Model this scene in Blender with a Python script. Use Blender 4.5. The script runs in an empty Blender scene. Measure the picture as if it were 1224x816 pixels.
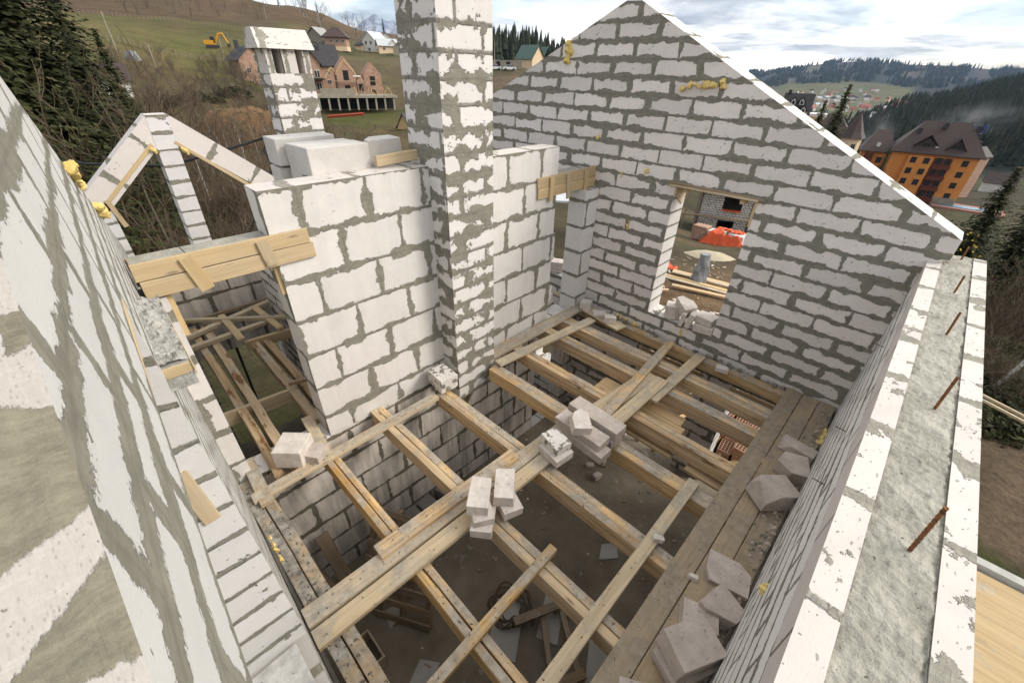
import bpy, bmesh, math, random
import numpy as np
from mathutils import Vector, Matrix, noise as mnoise
from mathutils.geometry import tessellate_polygon

random.seed(7)
SC = bpy.context.scene
COL = SC.collection
R = math.radians
MW = {}                                   # world matrices of the objects built so far

# ------------------------------------------------------------------ tagging and linking
def tag(o, label=None, cat=None, group=None, kind=None):
    if label: o['label'] = label
    if cat: o['category'] = cat
    if group: o['group'] = group
    if kind: o['kind'] = kind
    return o

def link(o, M=None, parent=None):
    COL.objects.link(o)
    M = M or Matrix.Identity(4)
    MW[o.name] = M.copy()
    if parent is not None:
        o.parent = parent
        o.matrix_basis = MW[parent.name].inverted() @ M
    else:
        o.matrix_basis = M
    return o

def empty(name, loc=(0, 0, 0), rz=0.0):
    o = bpy.data.objects.new(name, None)
    o.empty_display_size = .2
    return link(o, Matrix.Translation(loc) @ Matrix.Rotation(rz, 4, 'Z'))

class MB:
    """collects vertices and faces for one mesh"""
    def __init__(s):
        s.v, s.f, s.m, s.uv = [], [], [], []
    def add(s, vs, fs, mi=0, uvs=None):
        b = len(s.v)
        s.v += [tuple(p) for p in vs]
        for k, f in enumerate(fs):
            s.f.append(tuple(b + i for i in f)); s.m.append(mi)
            s.uv.append(uvs[k] if uvs else None)
        return s
    def box(s, c, d, M=None, mi=0, taper=1.0, jit=0.0):
        x, y, z = d[0] / 2, d[1] / 2, d[2] / 2
        vs = []
        for sz in (-1, 1):
            k = taper if sz > 0 else 1.0
            for sx, sy in ((-1, -1), (1, -1), (1, 1), (-1, 1)):
                p = Vector((sx * x * k, sy * y * k, sz * z))
                if jit: p += Vector((random.uniform(-jit, jit), random.uniform(-jit, jit), random.uniform(-jit, jit)))
                if M is not None: p = M @ p
                vs.append((p[0] + c[0], p[1] + c[1], p[2] + c[2]))
        return s.add(vs, [(0, 3, 2, 1), (4, 5, 6, 7), (0, 1, 5, 4), (1, 2, 6, 5), (2, 3, 7, 6), (3, 0, 4, 7)], mi)
    def tube(s, pts, r, n=6, mi=0, cap=True):
        pts = [Vector(p) for p in pts]
        rr = r if isinstance(r, (list, tuple)) else [r] * len(pts)
        b = len(s.v); prev = None
        for i, p in enumerate(pts):
            t = (pts[min(i + 1, len(pts) - 1)] - pts[max(i - 1, 0)])
            if t.length < 1e-9: t = Vector((0, 0, 1))
            t.normalize()
            u = t.cross(Vector((0, 0, 1))) if prev is None else (prev - t * prev.dot(t))
            if u.length < 1e-4: u = t.cross(Vector((1, 0, 0)))
            u.normalize(); prev = u; w = t.cross(u)
            for k in range(n):
                a = 2 * math.pi * k / n
                s.v.append(tuple(p + (u * math.cos(a) + w * math.sin(a)) * rr[i]))
        for i in range(len(pts) - 1):
            for k in range(n):
                k2 = (k + 1) % n
                s.f.append((b + i * n + k, b + i * n + k2, b + (i + 1) * n + k2, b + (i + 1) * n + k)); s.m.append(mi); s.uv.append(None)
        if cap and n > 2:
            s.f.append(tuple(b + k for k in range(n))[::-1]); s.m.append(mi); s.uv.append(None)
            e = b + (len(pts) - 1) * n
            s.f.append(tuple(e + k for k in range(n))); s.m.append(mi); s.uv.append(None)
        return s
    def mesh(s, name, mats, smooth=False):
        me = bpy.data.meshes.new(name)
        me.from_pydata(s.v, [], s.f)
        for m in (mats if isinstance(mats, (list, tuple)) else [mats]): me.materials.append(m)
        me.polygons.foreach_set('material_index', s.m)
        if any(u is not None for u in s.uv):
            lay = me.uv_layers.new(name='uv'); i = 0
            for f, u in zip(s.f, s.uv):
                for k in range(len(f)):
                    if u is not None: lay.data[i].uv = u[k]
                    i += 1
        if smooth: me.polygons.foreach_set('use_smooth', [True] * len(me.polygons))
        me.update()
        return me
    def build(s, name, mats, parent=None, M=None, smooth=False):
        return link(bpy.data.objects.new(name, s.mesh(name, mats, smooth)), M, parent)

def axes(x, up=(0, 0, 1)):
    x = Vector(x).normalized(); z = Vector(up); z = (z - x * z.dot(x))
    if z.length < 1e-6: z = Vector((0, 1, 0))
    z.normalize(); y = z.cross(x)
    return Matrix((x, y, z)).transposed()

def rigid(rot3, loc):
    M = rot3.to_4x4(); M.translation = Vector(loc); return M

# ------------------------------------------------------------------ node helpers
def sock(nt, node, key, val):
    s = node.inputs[key]
    if isinstance(val, bpy.types.NodeSocket): nt.links.new(val, s)
    elif val is not None:
        if hasattr(s.default_value, '__len__') and not hasattr(val, '__len__'): val = (val,) * len(s.default_value)
        if hasattr(s.default_value, '__len__') and len(s.default_value) == 4 and len(val) == 3: val = tuple(val) + (1,)
        s.default_value = val

class NT:
    def __init__(s, nt): s.nt = nt
    def n(s, typ, ins=None, out=0, **props):
        nd = s.nt.nodes.new(typ)
        for k, v in props.items(): setattr(nd, k, v)
        for k, v in (ins or {}).items(): sock(s.nt, nd, k, v)
        return nd.outputs[out]
    def math(s, op, a, b=None, c=None, clamp=False):
        d = {0: a}
        if b is not None: d[1] = b
        if c is not None: d[2] = c
        return s.n('ShaderNodeMath', d, operation=op, use_clamp=clamp)
    def vm(s, op, a, b=None):
        d = {0: a}
        if b is not None: d[1] = b
        return s.n('ShaderNodeVectorMath', d, operation=op)
    def scale(s, a, k):
        nd = s.nt.nodes.new('ShaderNodeVectorMath'); nd.operation = 'SCALE'
        sock(s.nt, nd, 0, a); sock(s.nt, nd, 'Scale', k); return nd.outputs[0]
    def noise(s, vec, scale=5, detail=3, rough=.5, dist=0, color=False):
        return s.n('ShaderNodeTexNoise', {'Vector': vec, 'Scale': scale, 'Detail': detail, 'Roughness': rough, 'Distortion': dist}, out=1 if color else 0)
    def mr(s, v, a, b, c=0., d=1., smooth=False):
        return s.n('ShaderNodeMapRange', {0: v, 1: a, 2: b, 3: c, 4: d}, interpolation_type='SMOOTHSTEP' if smooth else 'LINEAR')
    def mix(s, f, a, b, mode='MIX'):
        nd = s.nt.nodes.new('ShaderNodeMix'); nd.data_type = 'RGBA'; nd.blend_type = mode
        nd.clamp_factor = True
        sock(s.nt, nd, 0, f); sock(s.nt, nd, 6, a); sock(s.nt, nd, 7, b)
        return nd.outputs[2]

def new_mat(name):
    m = bpy.data.materials.new(name); m.use_nodes = True
    nt = m.node_tree; b = nt.nodes['Principled BSDF']
    b.inputs['Roughness'].default_value = .85
    b.inputs['Specular IOR Level'].default_value = .25
    return m, NT(nt), b

def finish(g, b, col=None, rough=None, height=None, dist=.01, strength=1.0):
    if col is not None: sock(g.nt, b, 'Base Color', col)
    if rough is not None: sock(g.nt, b, 'Roughness', rough)
    if height is not None:
        sock(g.nt, b, 'Normal', g.n('ShaderNodeBump', {'Height': height, 'Distance': dist, 'Strength': strength}))

# ------------------------------------------------------------------ materials
def block_mat(name, bw=.6, bh=.203, u0=0., v0=0., base=(.77, .735, .70), mort=(.245, .233, .19), wmin=.004, wmax=.045,
              ms=.085, ragged=.42, blotch=.70, flecks=.70, wash=.35, tint=.07, offset=.5, stretch=(11, 13), stains=0.0, warp=.012, near=0, lo=(.36, .66)):
    m, g, b = new_mat(name)
    uv = g.n('ShaderNodeUVMap', uv_map='uv')
    rnd = g.n('ShaderNodeObjectInfo', out=5)
    seed = g.n('ShaderNodeCombineXYZ', {2: g.math('MULTIPLY', rnd, 37.)})
    p0 = g.vm('ADD', uv, (u0, v0, 0))
    sd = g.vm('ADD', uv, seed)
    w1 = g.scale(g.vm('SUBTRACT', g.noise(sd, 4.5, 3, color=True), (.5, .5, .5)), warp)
    w2 = g.scale(g.vm('SUBTRACT', g.noise(sd, 34, 5, .7, color=True), (.5, .5, .5)), .020)
    p = g.vm('ADD', g.vm('ADD', p0, w1), w2)
    def brick(vec, size, smooth):
        nd = g.nt.nodes.new('ShaderNodeTexBrick'); nd.offset = offset; nd.offset_frequency = 2; nd.squash = 1
        for k, v in {'Vector': vec, 'Color1': (0, 0, 0), 'Color2': (1, 1, 1), 'Mortar': (.5, .5, .5), 'Scale': 1., 'Mortar Size': size,
                     'Mortar Smooth': smooth, 'Bias': 0., 'Brick Width': bw, 'Row Height': bh}.items(): sock(g.nt, nd, k, v)
        return nd
    bk = brick(p, ms, 1.)
    fac = bk.outputs['Fac']
    per = brick(p0, .0, 0.).outputs['Color']
    low = g.mr(g.math('ADD', g.math('MULTIPLY', g.noise(sd, 2.6, 2, .5), .6), g.math('MULTIPLY', g.noise(g.vm('ADD', sd, (5.5, 3.1, 0)), 8.5, 3, .6), .4)), lo[0], lo[1], wmin, wmax)
    t = g.mr(g.math('DIVIDE', low, -ms), -1, 0, 0, 1, smooth=True)
    ns = 2.3 if near else 1.
    rag = g.noise(g.vm('MULTIPLY', sd, (stretch[0] * 1.3 * ns, stretch[1] * 1.3 * ns, 1)), 1., 9, .76, .4)
    rag2 = g.noise(g.vm('MULTIPLY', sd, (30 * ns, 46 * ns * ns, 1)), 1., 5, .7, .6)
    t2 = g.math('ADD', g.math('ADD', t, g.math('MULTIPLY', g.math('SUBTRACT', rag, .5), ragged * 1.15)), g.math('MULTIPLY', g.math('SUBTRACT', rag2, .5), ragged * .55))
    d = g.math('SUBTRACT', fac, t2)
    mask = g.mr(d, -.015, .03, smooth=True)
    line = g.mr(fac, .93, .985)
    bl = g.mr(g.math('ADD', g.noise(sd, 3.3, 6, .68), g.math('MULTIPLY', fac, .09)), blotch, blotch + .012)
    fl = g.mr(g.noise(g.vm('MULTIPLY', sd, (1.0, 1.6, 1)), 26, 3, .55), flecks, flecks + .02)
    mask = g.math('MAXIMUM', g.math('MAXIMUM', mask, g.math('MULTIPLY', line, .85)), g.math('MAXIMUM', bl, g.math('MULTIPLY', fl, .75)), clamp=True)
    if near == 2:                        # the sawn end: three big trowelled patches of mortar
        sp_ = g.nt.nodes.new('ShaderNodeSeparateXYZ'); sock(g.nt, sp_, 0, uv); U, V = sp_.outputs[0], sp_.outputs[1]
        mn = lambda a_, b_: g.math('MINIMUM', a_, b_)
        big = mn(g.math('ADD', g.math('SUBTRACT', U, .350), g.math('MULTIPLY', V, .4)), g.math('SUBTRACT', g.math('ADD', .433, g.math('MULTIPLY', V, .45)), U))
        lowp = mn(g.math('SUBTRACT', g.math('SUBTRACT', U, .248), g.math('MULTIPLY', V, .2)), g.math('SUBTRACT', g.math('SUBTRACT', .314, g.math('MULTIPLY', V, .7)), U))
        lump = mn(mn(g.math('SUBTRACT', U, .492), g.math('SUBTRACT', .530, U)), g.math('SUBTRACT', .016, V))
        far = g.math('SUBTRACT', .03, g.math('ABSOLUTE', g.math('SUBTRACT', g.math('PINGPONG', g.math('ADD', U, .1), .3), .15)))
        far = g.math('SUBTRACT', far, g.mr(U, .60, .66, 1., 0.))
        sgn = g.math('MAXIMUM', g.math('MAXIMUM', big, lowp), g.math('MAXIMUM', lump, far))
        rg_ = g.math('ADD', g.math('MULTIPLY', g.math('SUBTRACT', g.noise(uv, 55, 6, .72), .5), .022), g.math('MULTIPLY', g.math('SUBTRACT', g.noise(g.vm('MULTIPLY', uv, (90, 300, 1)), 1., 4, .7), .5), .010))
        mask = g.mr(g.math('ADD', sgn, rg_), -.0015, .002, smooth=True)
        mask = g.math('MAXIMUM', mask, g.math('MULTIPLY', g.mr(g.noise(uv, 190, 3, .55), .70, .73), .8))
        fac = g.math('MULTIPLY', mask, .5); d = g.math('SUBTRACT', mask, 1.)
    # block face
    pv = g.mr(per, 0, 1, 1 - tint, 1 + tint * .3)
    fine = g.noise(sd, 9, 6, .65)
    saw = g.noise(g.vm('MULTIPLY', sd, (5, 60, 1)), 1., 3, .6)
    bc = g.mix(g.mr(fine, .3, .72), tuple(c * .93 for c in base), base)
    bc = g.mix(1., bc, g.n('ShaderNodeCombineColor', {0: pv, 1: pv, 2: pv}), 'MULTIPLY')
    bc = g.mix(g.math('MULTIPLY', g.mr(saw, .55, .75), .08), bc, (.55, .52, .48))
    ws = g.mr(g.noise(g.vm('MULTIPLY', sd, (1.5, 2.4, 1)), 1.6, 5, .65), .5, .74, 0, wash)
    bc = g.mix(ws, bc, tuple(.58 * c + .20 * .42 for c in base))
    # thin film of mortar dragged around the joints
    film = g.math('MULTIPLY', g.mr(d, -.34, .0), g.mr(rag, .48, .62, 0, .45))
    bc = g.mix(film, bc, tuple(.5 * a + .5 * c for a, c in zip(base, mort)))
    if stains:
        st = g.noise(g.vm('MULTIPLY', sd, (5.5, .55, 1)), 1.4, 6, .62)
        bc = g.mix(g.mr(st, .42, .66, 0, stains), bc, (.16, .145, .12))
    if near == 2:
        strokes = g.noise(g.vm('MULTIPLY', g.vm('ADD', uv, g.scale(g.noise(uv, 9, 2, .5, color=True), .035)), (120, 42, 1)), 1., 7, .74)
        mort = tuple(mort)
    if near == 2:
        pv_ = g.n('ShaderNodeTexVoronoi', {'Vector': g.vm('MULTIPLY', uv, (1, 2, 1)), 'Scale': 150.})
        bc = g.mix(g.mr(pv_, .12, .3, .55, 0), bc, tuple(c * .5 for c in base))
        sc_ = g.noise(g.vm('MULTIPLY', uv, (260, 24, 1)), 1., 5, .7)
        bc = g.mix(g.mr(sc_, .52, .72, 0, .4), bc, tuple(min(1, c * 1.35) for c in base))
    if near:
        gr_ = g.noise(g.vm('MULTIPLY', sd, (1, 2.2, 1)), 170, 4, .7)
        bc = g.mix(g.mr(gr_, .35, .7, 0, .28), bc, tuple(c * .62 for c in base))
    mv = g.math('ADD', g.math('MULTIPLY', g.noise(sd, 13, 7, .7), .6), g.math('MULTIPLY', g.noise(g.vm('MULTIPLY', sd, (9, 38, 1)), 1., 5, .65, 1.2), .4))
    mc = g.mix(g.mr(mv, .32, .68), tuple(c * .66 for c in mort), tuple(c * 1.28 for c in mort))
    if near == 2: mc = g.mix(g.mr(strokes, .42, .66, 0, .55), mc, tuple(c * 1.75 for c in mort))
    mc = g.mix(g.math('MULTIPLY', g.mr(fac, .965, 1.), .22), mc, tuple(c * .45 for c in mort))
    col = g.mix(mask, bc, mc)
    pits = g.noise(sd, 140, 2, .5)
    hgt = g.math('ADD', g.math('MULTIPLY', mask, .7), g.math('ADD', g.math('MULTIPLY', g.math('MULTIPLY', mv, mask), 1.1), g.math('MULTIPLY', pits, .12)))
    if near == 2: hgt = g.math('ADD', g.math('MULTIPLY', mv, 1.6), g.math('MULTIPLY', g.math('MULTIPLY', strokes, mask), 1.2))
    finish(g, b, col, .92, hgt, .0016 if near == 2 else (.002 if near else .013), 1.)
    return m

def wood_mat(name, light=(.80, .55, .27), dark=(.44, .26, .10), gray=.0, dirt=.3, speck=.5, graycol=(.40, .37, .32), rot=0.0, dcols=((.24, .22, .185), (.48, .445, .385))):
    m, g, b = new_mat(name)
    tc = g.n('ShaderNodeTexCoord', out=3)
    rnd = g.n('ShaderNodeObjectInfo', out=5)
    off = g.n('ShaderNodeCombineXYZ', {0: g.math('MULTIPLY', rnd, 61.), 1: g.math('MULTIPLY', rnd, 17.), 2: g.math('MULTIPLY', rnd, 29.)})
    p = g.vm('ADD', tc, off)
    gr = g.noise(g.vm('MULTIPLY', p, (.9, 26, 26)), 1., 5, .62, .6)
    gr2 = g.noise(g.vm('MULTIPLY', p, (3, 130, 130)), 1., 3, .6)
    col = g.mix(g.mr(gr, .36, .60), dark, light)
    col = g.mix(g.mr(gr2, .45, .8, 0, .35), col, tuple(c * .6 for c in dark))
    v = g.n('ShaderNodeTexVoronoi', {'Vector': g.vm('MULTIPLY', p, (2.2, 9, 9)), 'Scale': 1.})
    kn = g.mr(v, .05, .13, 1, 0)
    col = g.mix(g.math('MULTIPLY', kn, .75), col, (.13, .065, .03))
    hv = g.n('ShaderNodeHueSaturation', {'Hue': .5, 'Saturation': g.mr(rnd, 0, 1, .82, 1.08), 'Value': g.mr(g.math('FRACT', g.math('MULTIPLY', rnd, 7.3)), 0, 1, .82, 1.12), 'Color': col})
    big = g.noise(p, 3.2, 6, .66)
    if gray:
        hv = g.mix(g.mr(g.noise(g.vm('MULTIPLY', p, (1.2, 6, 6)), 1.5, 5, .6), .3, .66, gray * .45, gray), hv, graycol)
    if rot:
        rr = g.mr(g.noise(g.vm('MULTIPLY', p, (2.2, 11, 11)), 1., 5, .66), .58, .63)
        hv = g.mix(g.math('MULTIPLY', rr, rot), hv, (.17, .075, .028))
    nz = g.n('ShaderNodeSeparateXYZ', {0: g.n('ShaderNodeNewGeometry', out=1)}, out=2)
    up = g.mr(nz, .45, .8)
    dm = g.math('MULTIPLY', g.mr(big, .60 - dirt * .28, .66 - dirt * .12), g.mr(up, 0, 1, .15, 1.))
    dcol = g.mix(g.mr(g.noise(p, 14, 5, .6), .3, .7), *dcols)
    col2 = g.mix(g.math('MULTIPLY', dm, min(1, .55 + dirt * .4)), hv, dcol)
    sp = g.math('MULTIPLY', g.mr(g.noise(p, 34, 3, .55), .74 - speck * .11, .77 - speck * .11), g.mr(up, 0, 1, .1, 1))
    col2 = g.mix(sp, col2, (.10, .095, .08))
    h = g.math('ADD', g.math('MULTIPLY', gr, .4), g.math('MULTIPLY', g.math('ADD', dm, sp), .4))
    finish(g, b, col2, .8, h, .006, .7)
    return m

def noise_mat(name, c1, c2, scale=8, detail=6, c3=None, s3=40, t3=.62, rough=.9, bump=.01, strength=.7, coord=3, stretch=(1, 1, 1), spec=.25):
    m, g, b = new_mat(name)
    b.inputs['Specular IOR Level'].default_value = spec
    p = g.vm('MULTIPLY', g.vm('ADD', g.n('ShaderNodeTexCoord', out=coord), g.n('ShaderNodeCombineXYZ', {0: g.math('MULTIPLY', g.n('ShaderNodeObjectInfo', out=5), 41.)})), stretch)
    n1 = g.noise(p, scale, detail, .65)
    col = g.mix(g.mr(n1, .3, .7), c1, c2)
    h = n1
    if c3:
        n3 = g.noise(p, s3, 3, .55)
        k = g.mr(n3, t3, t3 + .03)
        col = g.mix(k, col, c3); h = g.math('ADD', n1, g.math('MULTIPLY', k, .4))
    finish(g, b, col, rough, g.math('ADD', h, g.math('MULTIPLY', g.noise(p, scale * 9, 3, .6), .25)) if bump else None, bump or .01, strength)
    return m

def plain(name, c, rough=.6, spec=.3, metal=0.):
    m, g, b = new_mat(name)
    n = g.noise(g.n('ShaderNodeTexCoord', out=3), 3., 5, .6)
    finish(g, b, g.mix(g.mr(n, .3, .7), tuple(x * .82 for x in c), tuple(min(1, x * 1.1) for x in c)), rough)
    b.inputs['Specular IOR Level'].default_value = spec; b.inputs['Metallic'].default_value = metal
    return m

M = {}
M['gable'] = block_mat('gable_blocks', .62, .203, .1, -.1, base=(0.830, 0.774, 0.734), lo=(.38, .63), wmin=.003, wmax=.06, ragged=.7, mort=(.24, .228, .187), blotch=.72, flecks=.685, tint=.16, wash=.35)
M['gable_end'] = block_mat('gable_block_ends', 3.1, .203, .7, -.1, base=(0.695, 0.669, 0.642), wmin=.002, wmax=.022, blotch=.74, flecks=.72)
M['chimney_wall'] = block_mat('large_blocks', .65, .42, .61, -.22, base=(0.733, 0.703, 0.672), lo=(.40, .63), wmin=.0, wmax=.07, ms=.10, ragged=.7, blotch=.75, flecks=.715, tint=.09, wash=.22, stains=.10)
M['pier_end'] = block_mat('pier_blocks', 3.1, .42, .61, -.22, base=(0.738, 0.713, 0.687), wmin=.0, wmax=.045, ms=.10, ragged=.5, blotch=.74, flecks=.725, tint=.03, wash=.12)
M['chimney'] = block_mat('chimney_blocks', .66, .215, .12, -.08, base=(0.747, 0.717, 0.691), lo=(.455, .60), wmin=.0, wmax=.105, ms=.125, ragged=.75, blotch=.62, flecks=.70, tint=.05, wash=.15)
M['left_wall'] = block_mat('left_blocks', .36, .135, .2, .04, base=(0.656, 0.646, 0.629), lo=(.36, .64), wmin=.003, wmax=.042, ms=.06, near=1, ragged=1.15, stretch=(10, 13), blotch=.665, flecks=.69, wash=.2, tint=.06)
M['left_end'] = block_mat('left_block_ends', 3.1, .21, .7, .05, base=(0.662, 0.647, 0.629), wmin=.002, wmax=.03, ragged=.4, blotch=.70, flecks=.70, wash=.3)
M['left_rake'] = block_mat('left_sawn_top', .12, 9., .07, 3.5, base=(.455, .422, .385), mort=(.19, .175, .128), blotch=.66, flecks=.735, wash=.3, tint=.0, near=2)
M['right_wall'] = block_mat('right_blocks', .62, .205, .3, 0, base=(.80, .78, .76), wmin=.002, wmax=.045, ragged=.75, stretch=(6, 14), blotch=.69, flecks=.69)
M['rake_top'] = block_mat('sawn_tops', .42, 9., .1, 3.5, base=(0.757, 0.727, 0.691), wmin=.0, wmax=.035, ms=.09, blotch=.63, flecks=.655, wash=.25)
M['strip_top'] = block_mat('strip_tops', .62, 9., .25, 3.5, base=(0.684, 0.636, 0.591), mort=(.31, .295, .245), wmin=.0, wmax=.06, ms=.12, ragged=.6, blotch=.60, flecks=.66, wash=.15)
M['cellar'] = block_mat('stained_blocks', .65, .42, .05, .1, base=(0.759, 0.696, 0.632), mort=(.17, .155, .12), wmin=.0, wmax=.05, ms=.09, ragged=.55, blotch=.70, stains=.6, wash=.5)
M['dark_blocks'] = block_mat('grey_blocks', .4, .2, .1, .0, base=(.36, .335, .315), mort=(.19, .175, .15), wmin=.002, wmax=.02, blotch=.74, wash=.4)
M['loose'] = noise_mat('loose_block', (0.504, 0.450, 0.405), (.74, .68, .62), 9, 9, (.36, .33, .28), 34, .655, bump=.008)
M['loose_grey'] = noise_mat('loose_block_grey', (.40, .34, .295), (.58, .51, .455), 8, 9, (.26, .23, .20), 34, .66, bump=.008)
M['loose_mortar'] = noise_mat('loose_block_mortared', (0.594, 0.567, 0.526), (.74, .70, .66), 5, 6, (.22, .21, .17), 15, .55, bump=.012)
M['fresh_concrete'] = noise_mat('fresh_concrete', (0.284, 0.271, 0.228), (.50, .48, .41), 7, 9, (.16, .155, .13), 48, .69, rough=.7, bump=.04, strength=1.)
M['rubble'] = noise_mat('rubble_concrete', (.27, .26, .235), (.54, .53, .50), 26, 6, (.66, .65, .63), 30, .66, bump=.03)
M['mortar'] = noise_mat('mortar', (.17, .16, .125), (.29, .275, .215), 9, 7, bump=.02)
M['dirty_sill'] = noise_mat('dirty_sill', (.28, .265, .235), (.62, .60, .56), 9, 7, (.14, .13, .11), 20, .66, bump=.02)
M['foam'] = noise_mat('mounting_foam', (.62, .44, .12), (.86, .69, .30), 16, 7, (.45, .28, .08), 26, .64, bump=.03, rough=.9)
M['pine'] = wood_mat('pine', dirt=.80, speck=.85)
M['pine_rot'] = wood_mat('pine_bark_edge', dirt=.5, speck=.6, rot=.9)
M['pine_clean'] = wood_mat('pine_clean', light=(.78, .57, .31), dark=(.57, .37, .17), dirt=.12, speck=.25)
M['board_grey'] = wood_mat('board_grey', light=(.63, .49, .29), dark=(.43, .31, .165), gray=.5, dirt=.4, speck=.6, graycol=(.52, .465, .37))
M['board_dirty'] = wood_mat('board_dirty', light=(.60, .475, .30), dark=(.42, .30, .175), gray=.25, dirt=.75, speck=.8)
M['board_caked'] = wood_mat('board_caked', light=(.52, .38, .22), dark=(.36, .24, .13), dirt=1.05, speck=1.3, dcols=((.115, .108, .09), (.40, .38, .34)))
M['deck'] = wood_mat('deck_plank', light=(.46, .345, .18), dark=(.31, .22, .115), gray=.5, dirt=.75, speck=.6, graycol=(.33, .275, .21), dcols=((.20, .168, .125), (.37, .315, .25)))
M['form_board'] = wood_mat('form_board', light=(0.616, 0.451, 0.239), dark=(0.50, 0.35, 0.17), gray=.34, dirt=.3, speck=.55, graycol=(.46, .40, .30))
M['log'] = wood_mat('log', light=(.56, .42, .26), dark=(.36, .24, .13), dirt=.2, speck=.3, rot=.9)
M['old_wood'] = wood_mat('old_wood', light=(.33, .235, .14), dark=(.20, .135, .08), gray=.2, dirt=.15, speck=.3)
M['rust'] = noise_mat('rusty_steel', (.11, .045, .018), (.30, .13, .045), 16, 6, (.05, .04, .035), 30, .6, rough=.7, bump=.004)
M['steel_dark'] = plain('dark_steel', (.05, .045, .04), .5)
M['cable'] = plain('black_cable', (.025, .027, .03), .5)
M['floor'] = noise_mat('cellar_floor', (.135, .112, .082), (.25, .215, .165), 1.6, 8, (.26, .24, .20), 5, .66, bump=.02, coord=3)
M['paper'] = plain('pale_sheet', (.40, .385, .36), .8)
M['hose'] = plain('brown_hose', (.10, .07, .045), .6)
M['bottle'] = plain('green_bottle', (.03, .12, .12), .25, .5)
M['dormer'] = block_mat('dormer_blocks', 3.1, .215, .7, .03, base=(0.700, 0.680, 0.672), wmin=.004, wmax=.035, ms=.08, ragged=.35, blotch=.70, flecks=.71)
M['dormer_top'] = block_mat('dormer_tops', .6, 9., .1, 3.5, base=(0.719, 0.666, 0.629), mort=(.25, .235, .185), wmin=.01, wmax=.06, blotch=.66, flecks=.70)
M['loose_white'] = noise_mat('loose_block_white', (0.510, 0.484, 0.453), (.62, .595, .56), 5, 8, (.34, .32, .27), 20, .68, bump=.006)
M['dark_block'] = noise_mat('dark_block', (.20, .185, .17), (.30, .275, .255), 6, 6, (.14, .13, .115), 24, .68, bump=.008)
M['plywood'] = wood_mat('plywood', light=(0.561, 0.425, 0.238), dark=(0.459, 0.327, 0.170), dirt=.2, speck=.2)
M['concrete_grey'] = noise_mat('concrete_grey', (.36, .36, .34), (.5, .5, .47), 8, 6, bump=.008)
M['soil_dark'] = noise_mat('dark_soil', (.06, .05, .035), (.12, .10, .07), 3, 7, bump=.03)
M['hollow'] = noise_mat('hollow_brick', (.30, .155, .09), (.42, .24, .15), 6, 5, bump=.01)

M['rake_block'] = block_mat('rake_blocks', .62, 3., .3, 1.5, base=(0.719, 0.666, 0.629), wmin=.004, wmax=.06, ms=.1, ragged=.6, blotch=.68, flecks=.705)

M['top_course'] = block_mat('top_course_blocks', .62, .6, .1, -1.6, base=(0.654, 0.602, 0.568), wmin=.0, wmax=.02, ms=.07, ragged=.5, blotch=.70, flecks=.70, wash=.3)
# ------------------------------------------------------------------ building bricks of the scene
def board_mesh(name, L, w, t, mat, ch=.004, wob=.003, wane=0.0, n=None):
    n = n or max(3, int(L / .25))
    prof = [(-w/2 + ch, -t/2), (w/2 - ch, -t/2), (w/2, -t/2 + ch), (w/2, t/2 - ch), (w/2 - ch, t/2), (-w/2 + ch, t/2), (-w/2, t/2 - ch), (-w/2, -t/2 + ch)]
    mb = MB(); k = len(prof); s = random.uniform(0, 99)
    for i in range(n + 1):
        x = -L/2 + L * i / n
        dy = wob * mnoise.noise((x * .9 + s, 1, 0)) * 2; dz = wob * mnoise.noise((x * .7 + s, 5, 3))
        we = wane * (mnoise.noise((x * 3 + s, 9, 2)) + .5) if wane else 0
        for j, (y, z) in enumerate(prof):
            yy = y + dy + wob * .5 * mnoise.noise((x * 5 + s, y * 9, z * 9))
            if we and j in (2, 3): yy -= max(0, we)
            xe = 0
            if i in (0, n): xe = random.uniform(-.004, .004)
            mb.v.append((x + xe, yy, z + dz + wob * .4 * mnoise.noise((x * 4 + s, y * 7 + 3, z))))
    for i in range(n):
        for j in range(k):
            j2 = (j + 1) % k
            mb.f.append((i*k + j, (i+1)*k + j, (i+1)*k + j2, i*k + j2)); mb.m.append(0); mb.uv.append(None)
    mb.f.append(tuple(range(k))); mb.f.append(tuple(n*k + j for j in range(k))[::-1]); mb.m += [0, 0]; mb.uv += [None, None]
    return mb.mesh(name, mat)

def board(name, p0, p1, w, t, mat, label=None, cat='board', group=None, parent=None, up=(0, 0, 1), wane=0., wob=.003, kind=None):
    """p0, p1: ends of the centre line of the board's top face"""
    p0, p1 = Vector(p0), Vector(p1)
    A = axes(p1 - p0, up)
    c = (p0 + p1) / 2 - A.col[2] * (t / 2)
    o = link(bpy.data.objects.new(name, board_mesh(name, (p1 - p0).length, w, t, M[mat], wob=wob, wane=wane)), rigid(A, c), parent)
    if parent is None: tag(o, label, cat, group, kind)
    return o

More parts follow.
